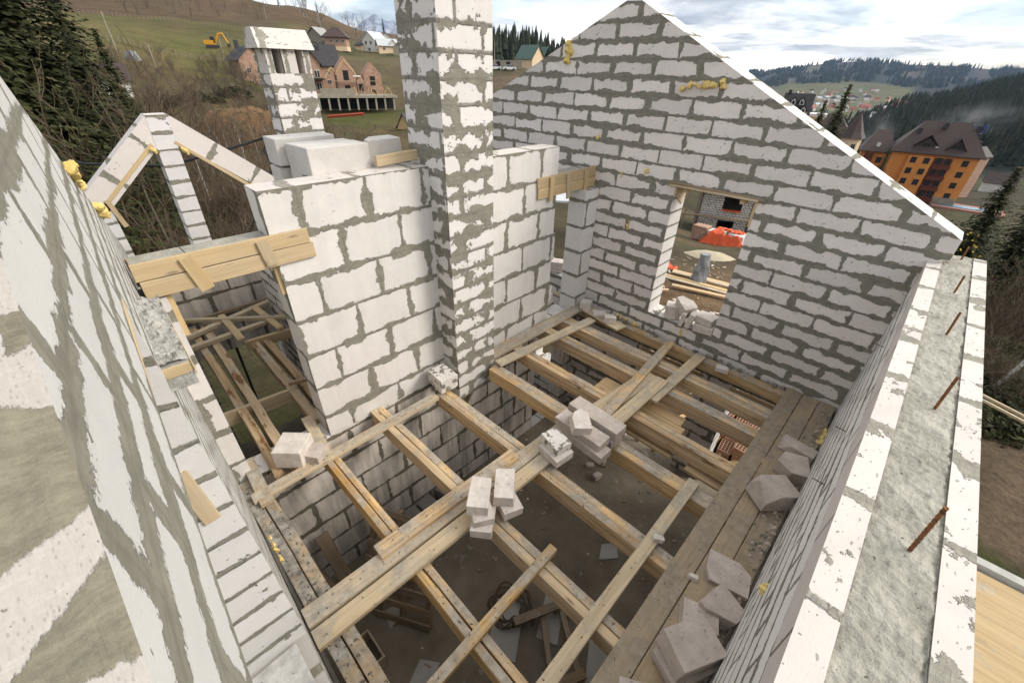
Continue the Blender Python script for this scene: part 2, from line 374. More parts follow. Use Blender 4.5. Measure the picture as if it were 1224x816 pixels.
def chunk_mesh(name, dims, mat, jit=.012, cut=0, seed=None):
    """an aerated block: chipped box; cut = number of broken-off corners"""
    rng = random.Random(seed if seed is not None else random.random())
    bm = bmesh.new()
    bmesh.ops.create_cube(bm, size=1)
    bmesh.ops.scale(bm, vec=dims, verts=bm.verts)
    for v in bm.verts: v.co += Vector((rng.uniform(-jit, jit), rng.uniform(-jit, jit), rng.uniform(-jit, jit) * .6))
    for k in range(cut):
        n = Vector((rng.choice((-1, 1)) * rng.uniform(.4, 1), rng.choice((-1, 1)) * rng.uniform(.3, 1), rng.uniform(-.1, .9))).normalized()
        ext = max((v.co.dot(n) for v in bm.verts))
        geom = bm.verts[:] + bm.edges[:] + bm.faces[:]
        r = bmesh.ops.bisect_plane(bm, geom=geom, plane_co=n * ext * rng.uniform(.55, .82), plane_no=n, clear_outer=True)
        ed = [e for e in r['geom_cut'] if isinstance(e, bmesh.types.BMEdge)]
        if ed: bmesh.ops.contextual_create(bm, geom=ed)
    bmesh.ops.bevel(bm, geom=bm.edges[:], offset=min(dims) * .022, segments=1, affect='EDGES', profile=.5)
    bmesh.ops.triangulate(bm, faces=[f for f in bm.faces if len(f.verts) > 4])
    me = bpy.data.meshes.new(name); bm.to_mesh(me); bm.free()
    me.materials.append(mat)
    return me

def block(loc, dims, rz, mat='loose', label=None, group=None, cut=0, tilt=(0, 0), jit=.006, name='aerated_block', cat='block', seed=None):
    me = chunk_mesh(name, dims, M[mat], jit, cut, seed)
    Mx = Matrix.Translation(loc) @ Matrix.Rotation(R(rz), 4, 'Z') @ Matrix.Rotation(R(tilt[0]), 4, 'X') @ Matrix.Rotation(R(tilt[1]), 4, 'Y')
    return tag(link(bpy.data.objects.new(name, me), Mx), label, cat, group)

def foam_lump(parent, pos, n, size, spread=(1, 0, 0), count=5, name='foam_lump'):
    bm = bmesh.new(); rng = random.Random(int(abs(pos[0] * 977 + pos[2] * 131)))
    for k in range(int(count * 3.2)):
        t = rng.random() - .5
        c = Vector(pos) + Vector(spread) * t + Vector((rng.uniform(-1, 1), rng.uniform(-.7, .7), rng.uniform(-1, 1))) * size * .55
        s = size * rng.choice((.25, .4, .5, .75))
        r = bmesh.ops.create_icosphere(bm, subdivisions=3, radius=s, matrix=Matrix.Translation(c))
        for v in r['verts']:
            d = v.co - c
            v.co += d * (.75 * mnoise.noise(v.co * (1.1 / size)) + .5 * mnoise.noise(v.co * (3.5 / size) + Vector((k, 0, 0))))
    me = bpy.data.meshes.new(name); bm.to_mesh(me); bm.free(); me.materials.append(M['foam'])
    me.polygons.foreach_set('use_smooth', [True] * len(me.polygons))
    o = link(bpy.data.objects.new(name, me), None, parent)
    md = o.modifiers.new('fuse', 'REMESH'); md.mode = 'VOXEL'; md.voxel_size = max(.004, size * .15); md.use_smooth_shade = True
    md = o.modifiers.new('relax', 'SMOOTH'); md.iterations = 2
    return o

def wall_mesh(name, outline, holes, origin, udir, thick, mats, mat_fn=None, top_u0=0.):
    """prism: outline/holes are (u, v) with v up; the front face lies in the plane through origin, the body extends along -n"""
    u = Vector(udir).normalized(); n = u.cross(Vector((0, 0, 1)))        # n: front normal when u runs to the viewer's right
    O = Vector(origin); mb = MB()
    loops = [outline] + list(holes)
    flat = [p for l in loops for p in l]
    tris = tessellate_polygon([[Vector((p[0], p[1], 0)) for p in l] for l in loops])
    def P(p, d): return O + u * p[0] + Vector((0, 0, p[1])) - n * d
    F = [P(p, 0) for p in flat]; B = [P(p, thick) for p in flat]
    for t in tris:
        a, b, c = (flat[i] for i in t)
        ar = (b[0]-a[0]) * (c[1]-a[1]) - (b[1]-a[1]) * (c[0]-a[0])
        if ar < 0: t = (t[0], t[2], t[1])
        mb.add([F[i] for i in t], [(0, 1, 2)], 0, [[tuple(flat[i]) for i in t]])
        t = t[::-1]
        mb.add([B[i] for i in t], [(0, 1, 2)], 0, [[(flat[i][0] + .31, flat[i][1]) for i in t]])
    for li, l in enumerate(loops):
        area = sum(l[i][0] * l[(i+1) % len(l)][1] - l[(i+1) % len(l)][0] * l[i][1] for i in range(len(l)))
        ccw = area > 0
        if li > 0: ccw = not ccw
        for i in range(len(l)):
            a, b = l[i], l[(i + 1) % len(l)]
            L = math.hypot(b[0]-a[0], b[1]-a[1])
            q = [P(a, 0), P(a, thick), P(b, thick), P(b, 0)]
            vert = abs(b[1]-a[1]) > 2.2 * abs(b[0]-a[0])
            if vert: uv = [(0, a[1]), (thick, a[1]), (thick, b[1]), (0, b[1])]; mi = 1
            else: uv = [(a[0], 0), (a[0], thick), (b[0], thick), (b[0], 0)]; mi = 2
            f = (0, 1, 2, 3)
            if not ccw: f = f[::-1]; uv = uv[::-1]
            mb.add(q, [f], mi, [uv])
    return mb.mesh(name, [M[k] for k in mats])

def wall(name, label, outline, holes, origin, udir, thick, mats, cat='wall', parent=None):
    o = link(bpy.data.objects.new(name, wall_mesh(name, outline, holes, origin, udir, thick, mats)), None, parent)
    if parent is None: tag(o, label, cat)
    return o

def bevel(o, w=.006, seg=1):
    md = o.modifiers.new('b', 'BEVEL'); md.width = w; md.segments = seg; md.limit_method = 'ANGLE'; md.angle_limit = R(40)

# ------------------------------------------------------------------ the house under construction
YG = 5.87
# gable wall at the far end, with window, side window, and the two cellar openings
g_out = [(-8.0, -3.6), (.249, -3.6), (.249, 2.02), (.40, 2.10), (.40, 2.30), (-3.52, 4.36), (-3.74, 4.37), (-6.23, 3.24), (-8.0, 2.43)]
g_holes = [[(-2.55, .32), (-1.49, .32), (-1.49, 2.30), (-2.55, 2.30)],
           [(-5.25, .34), (-4.16, .34), (-4.16, 2.12), (-5.25, 2.12)],
           [(-2.44, -3.3), (-1.47, -3.3), (-1.47, -.34), (-2.44, -.34)],
           [(-.95, -3.3), (.05, -3.3), (.05, -.34), (-.95, -.34)],
           [(-5.0, -1.9), (-4.0, -1.9), (-4.0, -.34), (-5.0, -.34)]]
gable = wall('gable_wall', 'tall pointed block wall with a window hole, at the far end of the upper floor', g_out, g_holes, (0, YG, 0), (1, 0, 0), .38,
             ['gable', 'gable_end', 'rake_top'])
bevel(gable)
for pos, s, sp, c in [((-4.61, YG - .01, 3.84), .055, (.02, 0, .22), 6), ((-2.50, YG - .01, 3.49), .042, (.55, 0, .04), 9), ((-3.93, YG - .01, 2.78), .03, (0, 0, .03), 2),
                      ((-3.02, YG - .01, 2.42), .035, (.02, 0, .02), 3), ((-3.42, YG - .01, 2.33), .018, (0, 0, .08), 3), ((-3.76, YG - .01, 1.95), .02, (0, 0, .07), 3),
                      ((-3.17, YG - .01, 1.62), .028, (.02, 0, .16), 4), ((-2.98, YG - .02, .04), .03, (.2, 0, .0), 4), ((-2.7, YG - .03, .02), .03, (.16, 0, 0), 4),
                      ((-1.95, YG - .01, .17), .022, (.02, 0, .12), 4)]:
    foam_lump(gable, pos, None, s, sp, c)
# mortar crust along the floor line of the gable
mb = MB(); rng = random.Random(3)
for k in range(60):
    x = rng.uniform(-4.1, .1); s = rng.uniform(.02, .07)
    mb.box((x, YG - rng.uniform(0, .09), .01), (s, s * .8, s * .5), Matrix.Rotation(rng.uniform(0, 3), 3, 'Z'), 0, .7, .01)
mb.build('mortar_crumbs', M['mortar'], gable)

# spine wall with the chimney: ground storey, upper storey, pier beside the left wall
XS = -3.92
cellar = wall('ground_storey_wall', 'stained block wall of the storey below the joists, with a doorway', [(-.3, -3.2), (5.86, -3.2), (5.86, -.06), (-.3, -.06)],
              [[(4.70, -2.62), (5.55, -2.62), (5.55, -.5), (4.70, -.5)]], (XS + .004, 0, 0), (0, 1, 0), .30, ['cellar', 'cellar', 'rake_top'])
spine = wall('chimney_wall', 'white wall of large aerated blocks either side of the tall chimney',
             [(1.035, -.055), (4.95, -.055), (4.95, .32), (5.02, .32), (5.02, .60), (4.95, .60), (4.95, 1.06), (5.0, 1.06), (5.0, 1.5), (4.95, 1.5), (4.95, 2.73), (1.035, 2.73)],
             [], (XS, 0, 0), (0, 1, 0), .30, ['chimney_wall', 'chimney_wall', 'strip_top'])
bevel(spine, .012)
pier = wall('block_pier', 'narrow block pier between the left wall and the opening under the timber lintel', [(-.02, -.055), (.19, -.055), (.19, 2.07), (-.02, 2.07)],
            [], (XS, 0, 0), (0, 1, 0), .30, ['chimney_wall', 'pier_end', 'strip_top'], cat='pier')
bevel(pier, .01)
post = wall('door_pier', 'slim block pier at the right of the doorway beside the gable wall', [(5.53, -.055), (5.868, -.055), (5.868, 2.06), (5.53, 2.06)],
            [], (-3.79, 0, 0), (0, 1, 0), .32, ['pier_end', 'pier_end', 'strip_top'], cat='pier')
bevel(post, .01)

# chimney: a shaft whose joints run round the corner
def shaft(name, x0, x1, y0, y1, z0, z1, mats, parent=None, slope=None):
    mb = MB()
    P = [(x1, y0), (x1, y1), (x0, y1), (x0, y0)]                        # counter-clockwise seen from above, starting at the face towards +X
    uo = 0.
    for i in range(4):
        a, b = P[i], P[(i + 1) % 4]; L = math.hypot(b[0]-a[0], b[1]-a[1])
        mb.add([(a[0], a[1], z0), (b[0], b[1], z0), (b[0], b[1], z1), (a[0], a[1], z1)], [(0, 1, 2, 3)], 0, [[(uo, z0), (uo + L, z0), (uo + L, z1), (uo, z1)]])
        uo += L
    mb.add([(p[0], p[1], z1) for p in P], [(0, 1, 2, 3)], 1, [[(p[1], 0.1 + p[0] - x0) for p in P]])
    return mb.build(name, [M[k] for k in mats], parent)
chim = shaft('chimney', -4.24, -3.62, 2.735, 3.40, -.35, 4.9, ['chimney', 'strip_top'])
tag(chim, 'tall chimney shaft of white blocks smeared with grey mortar, rising past the wall top', 'chimney'); bevel(chim, .01)

# lintels in timber formwork over the two openings
def form_lintel(label, y0, y1, cleats, zt=2.37, zb=2.08):
    t = tag(empty('formwork_lintel', (XS, (y0 + y1) / 2, zb)), label, 'lintel')
    c = MB().box((XS - .165, (y0 + y1) / 2, (zt + zb) / 2 - .012), (.27, y1 - y0 - .02, zt - zb - .05))
    c.build('concrete', M['fresh_concrete'], t)
    h = (zt - zb)
    board('form_board', (XS + .03, y0, zb + h * .76), (XS + .03, y1, zb + h * .76), h * .48, .026, 'form_board', parent=t, up=(1, 0, 0))
    board('form_board', (XS + .033, y0 + .015, zb + h * .25), (XS + .033, y1 + .02, zb + h * .255), h * .50, .026, 'form_board', parent=t, up=(1, 0, 0))
    board('back_board', (XS - .305, y0, zb + h * .42), (XS - .305, y1, zb + h * .42), h * .84, .026, 'form_board', parent=t, up=(-1, 0, 0))
    for (y, tilt, w, drop) in cleats:
        board('cleat', (XS + .058, y - tilt, zt - .02), (XS + .058, y + tilt, zb - drop), w, .024, 'form_board', parent=t, up=(1, 0, 0))
    wire = MB()
    for y in (y0 + (y1 - y0) * .27, y0 + (y1 - y0) * .78):
        wire.tube([(XS - .28, y - .03, zt + .05), (XS - .15, y, zt + .01), (XS + .03, y + .02, zt - .03)], .004, 5)
    wire.build('tie_wire', M['steel_dark'], t)
    return t
form_lintel('long timber formwork lintel filled with concrete over the wide opening at left', .065, 1.345, [(.43, .03, .10, .03), (.965, .015, .10, -.03)], zt=2.37, zb=2.095)
form_lintel('short weathered timber formwork lintel over the doorway by the gable wall', 4.50, 5.866, [(4.78, .0, .085, .05), (5.17, .02, .085, .08), (5.60, .01, .085, .02)])
board('form_post', (XS + .04, 5.62, 2.07), (XS + .04, 5.62, 1.78), .11, .05, 'form_board', 'short stub of board hanging under the doorway lintel', 'board', up=(1, 0, 0))
# trims of the left opening
for y, z0, z1, ti, lab in [(.205, 2.09, 1.70, 0.0, 'thin upright board edging the left side of the wide opening'), (1.02, 2.09, 1.80, 0.0, 'thin upright board edging the right side of the wide opening')]:
    board('edge_board', (XS - .04, y, z0), (XS - .02, y + ti, z1), .05, .02, 'form_board', lab, 'board', up=(1, 0, 0))

# right wall with its ring beam
XR = .25
rw = tag(empty('right_wall', (.47, 3, -3.6)), 'long low block wall with a fresh concrete strip along its top and rusty rods standing in it', 'wall')
wall('inner_leaf', None, [(-.6, -3.6), (6.33, -3.6), (6.33, 1.83), (-.6, 1.83)], [], (.36, 0, 0), (0, 1, 0), .109, ['right_wall', 'right_wall', 'strip_top'], parent=rw)
wall('top_course', None, [(-.6, 1.832), (6.33, 1.832), (6.33, 2.05), (-.6, 2.05)], [], (.36, 0, 0), (0, 1, 0), .11, ['top_course', 'top_course', 'strip_top'], parent=rw)
wall('outer_leaf', None, [(-.6, -3.6), (6.33, -3.6), (6.33, 2.05), (-.6, 2.05)], [], (.69, 0, 0), (0, 1, 0), .10, ['right_wall', 'right_wall', 'strip_top'], parent=rw)
for o in list(COL.objects)[-2:]: bevel(o, .008)
bm = bmesh.new(); bmesh.ops.create_grid(bm, x_segments=26, y_segments=760, size=.5)
for v in bm.verts:
    x, y = .36 + (v.co.x + .5) * .23, -.6 + (v.co.y + .5) * 6.93
    h = .010 * mnoise.fractal((x * 11, y * 8, 0), 1., 2., 6) + .008 * mnoise.fractal((x * 45, y * 30, 2), 1, 2, 3) - .007 * (abs((x - .475) / .115) ** 8)
    v.co = Vector((x, y, 2.043 + h))
me = bpy.data.meshes.new('concrete_strip'); bm.to_mesh(me); bm.free(); me.materials.append(M['fresh_concrete'])
me.polygons.foreach_set('use_smooth', [True] * len(me.polygons))
link(bpy.data.objects.new('concrete_strip', me), None, rw)
MB().box((.475, 2.865, 1.9), (.222, 6.9, .22)).build('concrete_core', M['fresh_concrete'], rw)
for (a, b) in [((.50, 6.24, 2.03), (.455, 5.56, 2.38)), ((.492, 5.08, 2.03), (.445, 4.57, 2.38)), ((.492, 4.09, 2.03), (.447, 3.70, 2.37)), ((.50, 2.96, 2.03), (.463, 2.68, 2.40)), ((.50, 1.78, 2.03), (.465, 1.62, 2.385))]:
    a = Vector(a); b = Vector(b); b = a + (b - a).normalized() * .30 + Vector((0, .06, .05))
    mb = MB(); n = 22; pts = [a.lerp(b, i / n) for i in range(n + 1)]
    mb.tube(pts, [.0068 if i % 2 else .0084 for i in range(n + 1)], 8)
    mb.build('rebar_rod', M['rust'], rw)
foam_lump(rw, (.243, 2.13, .86), None, .03, (0, .05, .03), 4)
foam_lump(rw, (.235, 5.1, .05), None, .04, (0, .3, .0), 6)
mb = MB()
for y in (3.35, 2.62, 4.6): mb.tube([(.25, y, 1.5 + .1 * math.sin(y * 7)), (.18, y - .02, 1.52 + .1 * math.sin(y * 7))], .003, 5)
mb.build('wire_tie', M['steel_dark'], rw)

# left wall: gable at the near end, slightly out of square
LA, LB = -.092, -.0345
udL = Vector((-1, -LB, 0)).normalized()              # u runs from the viewer's right to left when seen from the room, along -X
def LU(x): return -x / abs(udL.x)
lw_out = [(LU(.25), -3.6), (LU(.25), 3.03), (LU(-1.30), 3.795), (LU(-8.0), 1.38), (LU(-8.0), -3.6)]
lw_hole = [[(LU(-.33), .45), (LU(-1.80), .45), (LU(-1.80), 2.93), (LU(-.33), 2.93)]]
LO = Vector((0, LA, 0))
# wall_mesh's front normal is u x z; for u along -X that is +Y, into the room
lw = link(bpy.data.objects.new('left_wall', wall_mesh('left_wall', lw_out[::1], lw_hole, LO, udL, .36, ['left_wall', 'left_end', 'left_rake'])))
tag(lw, 'sloping-topped block wall at far left, very close, with sawn edge and mortar smears', 'wall'); bevel(lw, .006)
def onL(x, z, d=0.): return (x, LA + LB * x + d, z)
foam_lump(lw, (-3.0, .03, 3.13), None, .028, (-.30, .01, -.13), 7)
foam_lump(lw, (-4.3, .075, 2.68), None, .042, (-.30, .02, -.12), 6)
foam_lump(lw, (-2.62, .045, .32), None, .018, (-.02, 0, .34), 8)
MB().box((-1.05, -.25, .462), (1.44, .30, .03), jit=.006).build('dirty_sill', M['dirty_sill'], lw)
board('formwork_strip', (-1.79, -.15, 2.14), (-1.79, -.13, 1.80), .07, .02, 'form_board', parent=lw, up=(1, 0, 0))
board('formwork_strip', (-.45, -.098, 2.93), (-1.79, -.040, 2.93), .03, .016, 'form_board', parent=lw)
# rubble-topped lintel end in its tray
tr = tag(empty('lintel_tray', (-2.25, 0, 2.5)), 'rubble-topped concrete lump in a wooden tray against the left wall', 'formwork')
bm = bmesh.new(); bmesh.ops.create_grid(bm, x_segments=60, y_segments=14, size=.5)
for v in bm.verts:
    x, y = -2.26 + v.co.x * .74, .018 + v.co.y * .13
    v.co = Vector((x, y - .041 * (x + 2.26), 2.595 + .03 * mnoise.fractal((x * 26, y * 26, 1), 1, 2, 4)))
me = bpy.data.meshes.new('rubble_top'); bm.to_mesh(me); bm.free(); me.materials.append(M['rubble'])
link(bpy.data.objects.new('rubble_top', me), None, tr)
MB().box((-2.26, .018, 2.53), (.74, .126, .12), Matrix.Rotation(-.0414, 3, 'Z')).build('concrete', M['rubble'], tr)
board('tray_board', (-1.885, -.07, 2.555), (-1.885, .075, 2.555), .05, .016, 'form_board', parent=tr, up=(1, 0, 0))
board('tray_board', (-2.63, .098, 2.55), (-1.88, .072, 2.55), .07, .006, 'form_board', parent=tr, up=(0, 1, 0))

# left outer wall with its little gable of blocks, small chimney, cross wall with stacked blocks
ow = wall('outer_wall', 'low block wall at the far side of the left room, seen under the lintel', [(-.3, -3.6), (6.2, -3.6), (6.2, .9), (-.3, .9)],
          [[(.42, -3.3), (1.75, -3.3), (1.75, -.78), (.42, -.78)]], (-8.0, 0, 0), (0, 1, 0), .3, ['cellar', 'gable_end', 'rake_top'])
df = tag(empty('dormer_frame', (-8.0, 1.15, .9)), 'open triangular frame of pale blocks with a middle post, beyond the left opening', 'frame')
wall('left_pillar', None, [(-.08, .9), (.265, .9), (.265, 2.0), (-.08, 1.72)], [], (-8.0, 0, 0), (0, 1, 0), .29, ['dormer', 'dormer', 'dormer_top'], parent=df)
wall('right_pillar', None, [(2.13, .9), (2.42, .9), (2.42, 1.76), (2.13, 1.90)], [], (-8.0, 0, 0), (0, 1, 0), .29, ['dormer', 'dormer', 'dormer_top'], parent=df)
wall('post', None, [(1.0, .9), (1.255, .9), (1.30, 2.99), (1.05, 2.99)], [], (-7.995, 0, 0), (0, 1, 0), .29, ['dormer', 'dormer', 'dormer_top'], parent=df)
def rake(y0, z0, y1, z1, h):
    L = math.hypot(y1 - y0, z1 - z0); a = math.atan2(z1 - z0, y1 - y0)
    me = wall_mesh('rake', [(0, -h), (L, -h), (L, 0), (0, 0)], [], (0, 0, 0), (0, 1, 0), .285, ['rake_block', 'rake_block', 'dormer_top'])
    link(bpy.data.objects.new('rake', me), Matrix.Translation((-8.0, y0, z0)) @ Matrix.Rotation(a, 4, 'X'), df)
rake(-.12, 1.93, 1.06, 2.995, .30); rake(1.30, 2.995, 2.52, 1.96, .28)
board('soffit_board', (-7.99, .24, 1.95), (-7.99, 1.0, 2.63), .05, .03, 'form_board', parent=df, up=(1, 0, 0))
board('soffit_board', (-7.99, 1.27, 2.64), (-7.99, 2.14, 1.85), .05, .03, 'form_board', parent=df, up=(1, 0, 0))
board('soffit_prop', (-7.98, .26, 2.0), (-7.98, .33, 1.62), .06, .03, 'form_board', parent=df, up=(1, 0, 0))
for y, z in ((.98, 2.56), (1.36, 2.52), (2.08, 1.92)): foam_lump(df, (-7.97, y, z), None, .035, (0, .06, -.06), 3)
sc = tag(empty('small_chimney', (-8.2, 3.1, .9)), 'small white block chimney with a sloped cap and two flue slots', 'chimney')
shaft('shaft', -8.45, -8.0, 2.80, 3.47, .88, 3.48, ['chimney', 'strip_top'], sc)
for y0, y1 in ((2.80, 2.90), (3.04, 3.25), (3.36, 3.47)):
    shaft('cap_post', -8.45, -8.0, y0, y1, 3.482, 3.80, ['strip_top', 'strip_top'], sc)
MB().box((-8.44, 3.135, 3.64), (.03, .66, .31)).build('flue_back', M['steel_dark'], sc)
mb = MB(); zc = 3.80
mb.add([(-7.93, 2.70, zc), (-7.93, 3.55, zc), (-8.52, 3.55, zc), (-8.52, 2.70, zc), (-8.1, 2.72, zc + .26), (-8.1, 3.53, zc + .26), (-8.35, 3.53, zc + .26), (-8.35, 2.72, zc + .26)],
       [(3, 2, 1, 0), (4, 5, 6, 7), (0, 1, 5, 4), (1, 2, 6, 5), (2, 3, 7, 6), (3, 0, 4, 7)], 0, [[(0, .1), (.6, .1), (.6, .5), (0, .5)]] * 6)
mb.build('cap', M['strip_top'], sc)
cw = wall('cross_wall', 'block wall running back from the chimney wall, under the stacked white blocks', [(-7.7, -3.2), (-4.23, -3.2), (-4.23, 2.42), (-5.6, 2.42), (-7.7, 1.0)], [], (0, 1.7, 0), (1, 0, 0), .5,
          ['gable', 'gable_end', 'rake_top'])
k = 0
for layer, z in ((0, 2.56), (1, 2.835)):
    for i in range(3):
        x = -4.355 - i * .345 - (0.03 if layer == 0 else 0)
        nm = ('front', 'middle', 'rear')[i]; ly = ('lower', 'upper')[layer]
        block((x, 1.93 + (.0, .05, -.03)[i], z + (0, -.025, .012)[i] * layer), (.306, .62, .258), (0, .8, -.7)[i], 'loose_white', f'{nm} white block of the {ly} layer stacked behind the chimney wall', 'blocks stacked behind the chimney wall')
block((-4.40, 2.465, 2.84), (.25, .40, .27), 1, 'loose_white', 'single white block lying at the right end of the stack behind the chimney wall', 'blocks stacked behind the chimney wall', cut=1)
board('wall_plank', (-4.1, 2.25, 2.80), (-4.1, 2.74, 2.82), .10, .05, 'form_board', 'short plank lying on the wall top just left of the tall chimney', 'board', up=(1, 0, 0))

# cellar floor, boards and joists -------------------------------------------------------------
o = MB().box((-1.83, 2.9, -2.52), (4.16, 6.4, .1)).build('cellar_floor', M['floor']); tag(o, kind='structure')
o = MB().box((-6.05, 2.9, -2.95), (3.9, 6.4, .1)).build('side_room_floor', M['soil_dark']); tag(o, kind='structure')

def joist(y0, y1, x0, x1, label, mats=('pine', 'pine'), h=.20, z=0., dz=0.):
    t = tag(empty('floor_joist', ((x0 + x1) / 2, (y0 + y1) / 2, z - h)), label, 'joist', 'joists of the unfinished floor')
    w = (y1 - y0) / 2
    for k, yc in enumerate((y0 + w / 2, y1 - w / 2)):
        board('plank', (x0 + random.uniform(-.03, .03), yc, z - .004 * k), (x1 + random.uniform(-.03, .03), yc + random.uniform(-.008, .008), z + dz - .006 * k), w - .007, h, mats[k], parent=t, wob=.006, wane=.006)
    return t
joist(.03, .25, -3.85, .1, 'cement-caked joist lying hard against the left wall', ('board_caked', 'board_caked'))
joist(.80, .945, -3.9, .2, 'second joist from the left wall, split along its top', ('pine', 'pine'))
joist(1.545, 1.72, -3.9, .2, 'joist ending just left of the chimney, under the stacks of two pale blocks', ('pine_clean', 'pine'))
joist(2.34, 2.53, -3.6, .2, 'joist starting under the dirty block at the foot of the chimney', ('pine', 'pine'))
joist(3.21, 3.40, -3.55, .2, 'joist starting at the right corner of the chimney, under the large block stack', ('pine', 'pine'))
joist(3.83, 4.00, -3.9, .2, 'joist with brown rotten bark along its edge, next beyond the chimney', ('pine_rot', 'pine_rot'))
joist(4.57, 4.75, -3.9, .2, 'joist crossing under the middle of the crossed boards', ('pine', 'pine'))
joist(5.04, 5.17, -3.9, .2, 'third joist from the gable wall', ('pine', 'pine'), h=.18)
joist(5.20, 5.30, -3.9, .1, 'thin joist second from the gable wall', ('pine', 'board_dirty'), h=.12, z=-.025)
joist(5.655, 5.82, -3.7, .2, 'joist closest to the gable wall, running below the window', ('pine', 'pine'), h=.15)

board('base_board', (-3.545, .08, .05), (-3.545, 2.30, .05), .12, .05, 'board_dirty', 'long board lying across the joists at the foot of the chimney wall', wane=.01)
# walkway planks
board('walkway_plank', (-2.13, .0, .05), (-2.02, 3.3, .052), .17, .05, 'board_dirty', 'stained left plank of the walkway carrying the block stacks', group='planks of the walkway')
board('walkway_plank', (-1.935, -.01, .05), (-1.84, 3.45, .055), .155, .05, 'board_grey', 'pale middle plank of the walkway, ending nearest the bottom', group='planks of the walkway')
board('walkway_plank', (-2.185, .66, .09), (-2.125, 2.3, .092), .15, .05, 'pine', 'short plank laid along the left edge of the walkway', group='planks of the walkway')
board('loose_board', (-1.10, .25, .05), (-1.155, 1.80, .052), .085, .05, 'pine', 'short narrow board laid over joists between walkway and deck', wane=.004)
board('loose_board', (-.555, .85, .05), (-.575, 3.40, .05), .115, .05, 'board_grey', 'long rough-edged board across joists beside the plank deck', wane=.035)
board('loose_board', (-3.73, 3.33, .05), (-3.73, 5.6, .05), .20, .05, 'board_dirty', 'mortar-spotted board along the wall right of the chimney')
board('loose_board', (-3.50, 3.36, .052), (-3.30, 5.42, .052), .15, .04, 'board_grey', 'grey board slanting off the chimney corner over the joists')
board('loose_board', (-4.38, 5.82, .055), (-2.78, 5.52, .055), .24, .03, 'board_grey', 'wide grey board under the doorway with block scraps on it')
# crossed boards in the middle
board('crossed_board', (-1.93, 3.38, .045), (-1.80, 4.75, .05), .24, .03, 'board_grey', 'widest and lowest board of the crossed pile, chalky pale', group='crossed boards on the joists')
board('crossed_board', (-1.78, 3.50, .085), (-1.99, 5.70, .075), .13, .03, 'pine', 'yellowish board on top of the crossed pile', group='crossed boards on the joists')
board('crossed_board', (-1.63, 3.52, .08), (-1.62, 4.72, .08), .17, .03, 'board_grey', 'blotchy board right of the top board of the crossed pile', group='crossed boards on the joists')
board('crossed_board', (-1.53, 4.25, .05), (-1.51, 5.72, .05), .15, .03, 'board_grey', 'grey board angled to the window from the crossed pile', group='crossed boards on the joists')
# plank deck along the right wall
for x0, x1, lab, ya in [(-.345, -.155, 'outer plank of the deck along the right wall', -.3), (-.150, .035, 'middle plank of the deck along the right wall', -.3), (.04, .225, 'inner plank of the deck, hard against the right wall', -.3)]:
    board('deck_plank', ((x0 + x1) / 2, ya, .042), ((x0 + x1) / 2, 5.84, .042), x1 - x0 - .004, .042, 'deck', lab, 'plank', 'planks of the deck', wob=.002)
mb = MB(); rng = random.Random(11)
for k in range(520):
    y = rng.uniform(.9, 5.6); x = .225 - abs(rng.gauss(0, .055)); s = rng.choice((.006, .009, .012, .02, .028)) * rng.uniform(.7, 1.4)
    mb.box((x, y, .045 + s * .25), (s, s * .8, s * .6), Matrix.Rotation(rng.uniform(0, 3), 3, 'Z'), rng.randint(0, 1), .6, s * .15)
for k in range(240):
    cx, cy, sx, sy = rng.choice(((-1.82, 1.7, .22, .3), (-1.8, 2.95, .22, .35), (-1.7, 4.0, .2, .5), (-3.4, 5.6, .4, .1), (-3.55, 1.3, .03, .9)))
    x, y = cx + rng.uniform(-sx, sx), cy + rng.uniform(-sy, sy); s = rng.choice((.004, .006, .009, .014)) * rng.uniform(.7, 1.3)
    mb.box((x, y, .053 + s * .3), (s, s * .8, s * .6), Matrix.Rotation(rng.uniform(0, 3), 3, 'Z'), rng.randint(0, 1), .6, s * .15)
tag(mb.build('rubble', [M['mortar'], M['loose_grey']]), 'loose crumbs of mortar and block along the right wall', 'rubble', kind='stuff')

mb = MB()
for k in range(420):
    x, y = rng.uniform(-3.8, .2), rng.uniform(.1, 5.6); s = rng.choice((.008, .012, .02, .035)) * rng.uniform(.7, 1.4)
    mb.box((x, y, -2.468 + s * .2), (s * rng.uniform(1, 2.5), s * .8, s * .5), Matrix.Rotation(rng.uniform(0, 3), 3, 'Z'), rng.choice((0, 0, 1, 2)), .7, s * .15)
tag(mb.build('cellar_litter', [M['mortar'], M['loose_grey'], M['old_wood']]), 'crumbs and wood scraps scattered over the cellar floor', 'litter', kind='stuff')
# ------------------------------------------------------------------ loose blocks
B = block; GW = 'blocks stacked on the walkway'
B((-1.75, 1.50, .105), (.28, .20, .10), 128, 'loose', 'lowest block under the pale stack at the walkway edge', GW)
B((-1.81, 1.52, .20), (.29, .19, .09), 150, 'loose', 'middle block of the left pale stack on the walkway', GW)
B((-1.87, 1.565, .30), (.33, .19, .115), 131, 'loose', 'top block of the left pale stack on the walkway', GW)
B((-1.74, 1.80, .105), (.30, .19, .10), 160, 'loose', 'block under the right one of the two pale stacks', GW)
B((-1.82, 1.84, .22), (.34, .19, .13), 132, 'loose', 'pale block on top, right of the left pale stack', GW)
B((-1.81, 2.63, .105), (.29, .25, .10), -8, 'loose', 'flat smooth block under the mortar-speckled one', GW)
B((-1.85, 2.66, .21), (.28, .21, .11), -14, 'loose_mortar', 'block speckled with mortar on the walkway', GW)
B((-1.70, 2.98, .105), (.64, .20, .10), -4, 'loose_grey', 'lowest long block under the large grey stack', GW)
B((-1.76, 3.01, .205), (.62, .20, .10), -1, 'loose_grey', 'long grey block carrying the broken lump', GW)
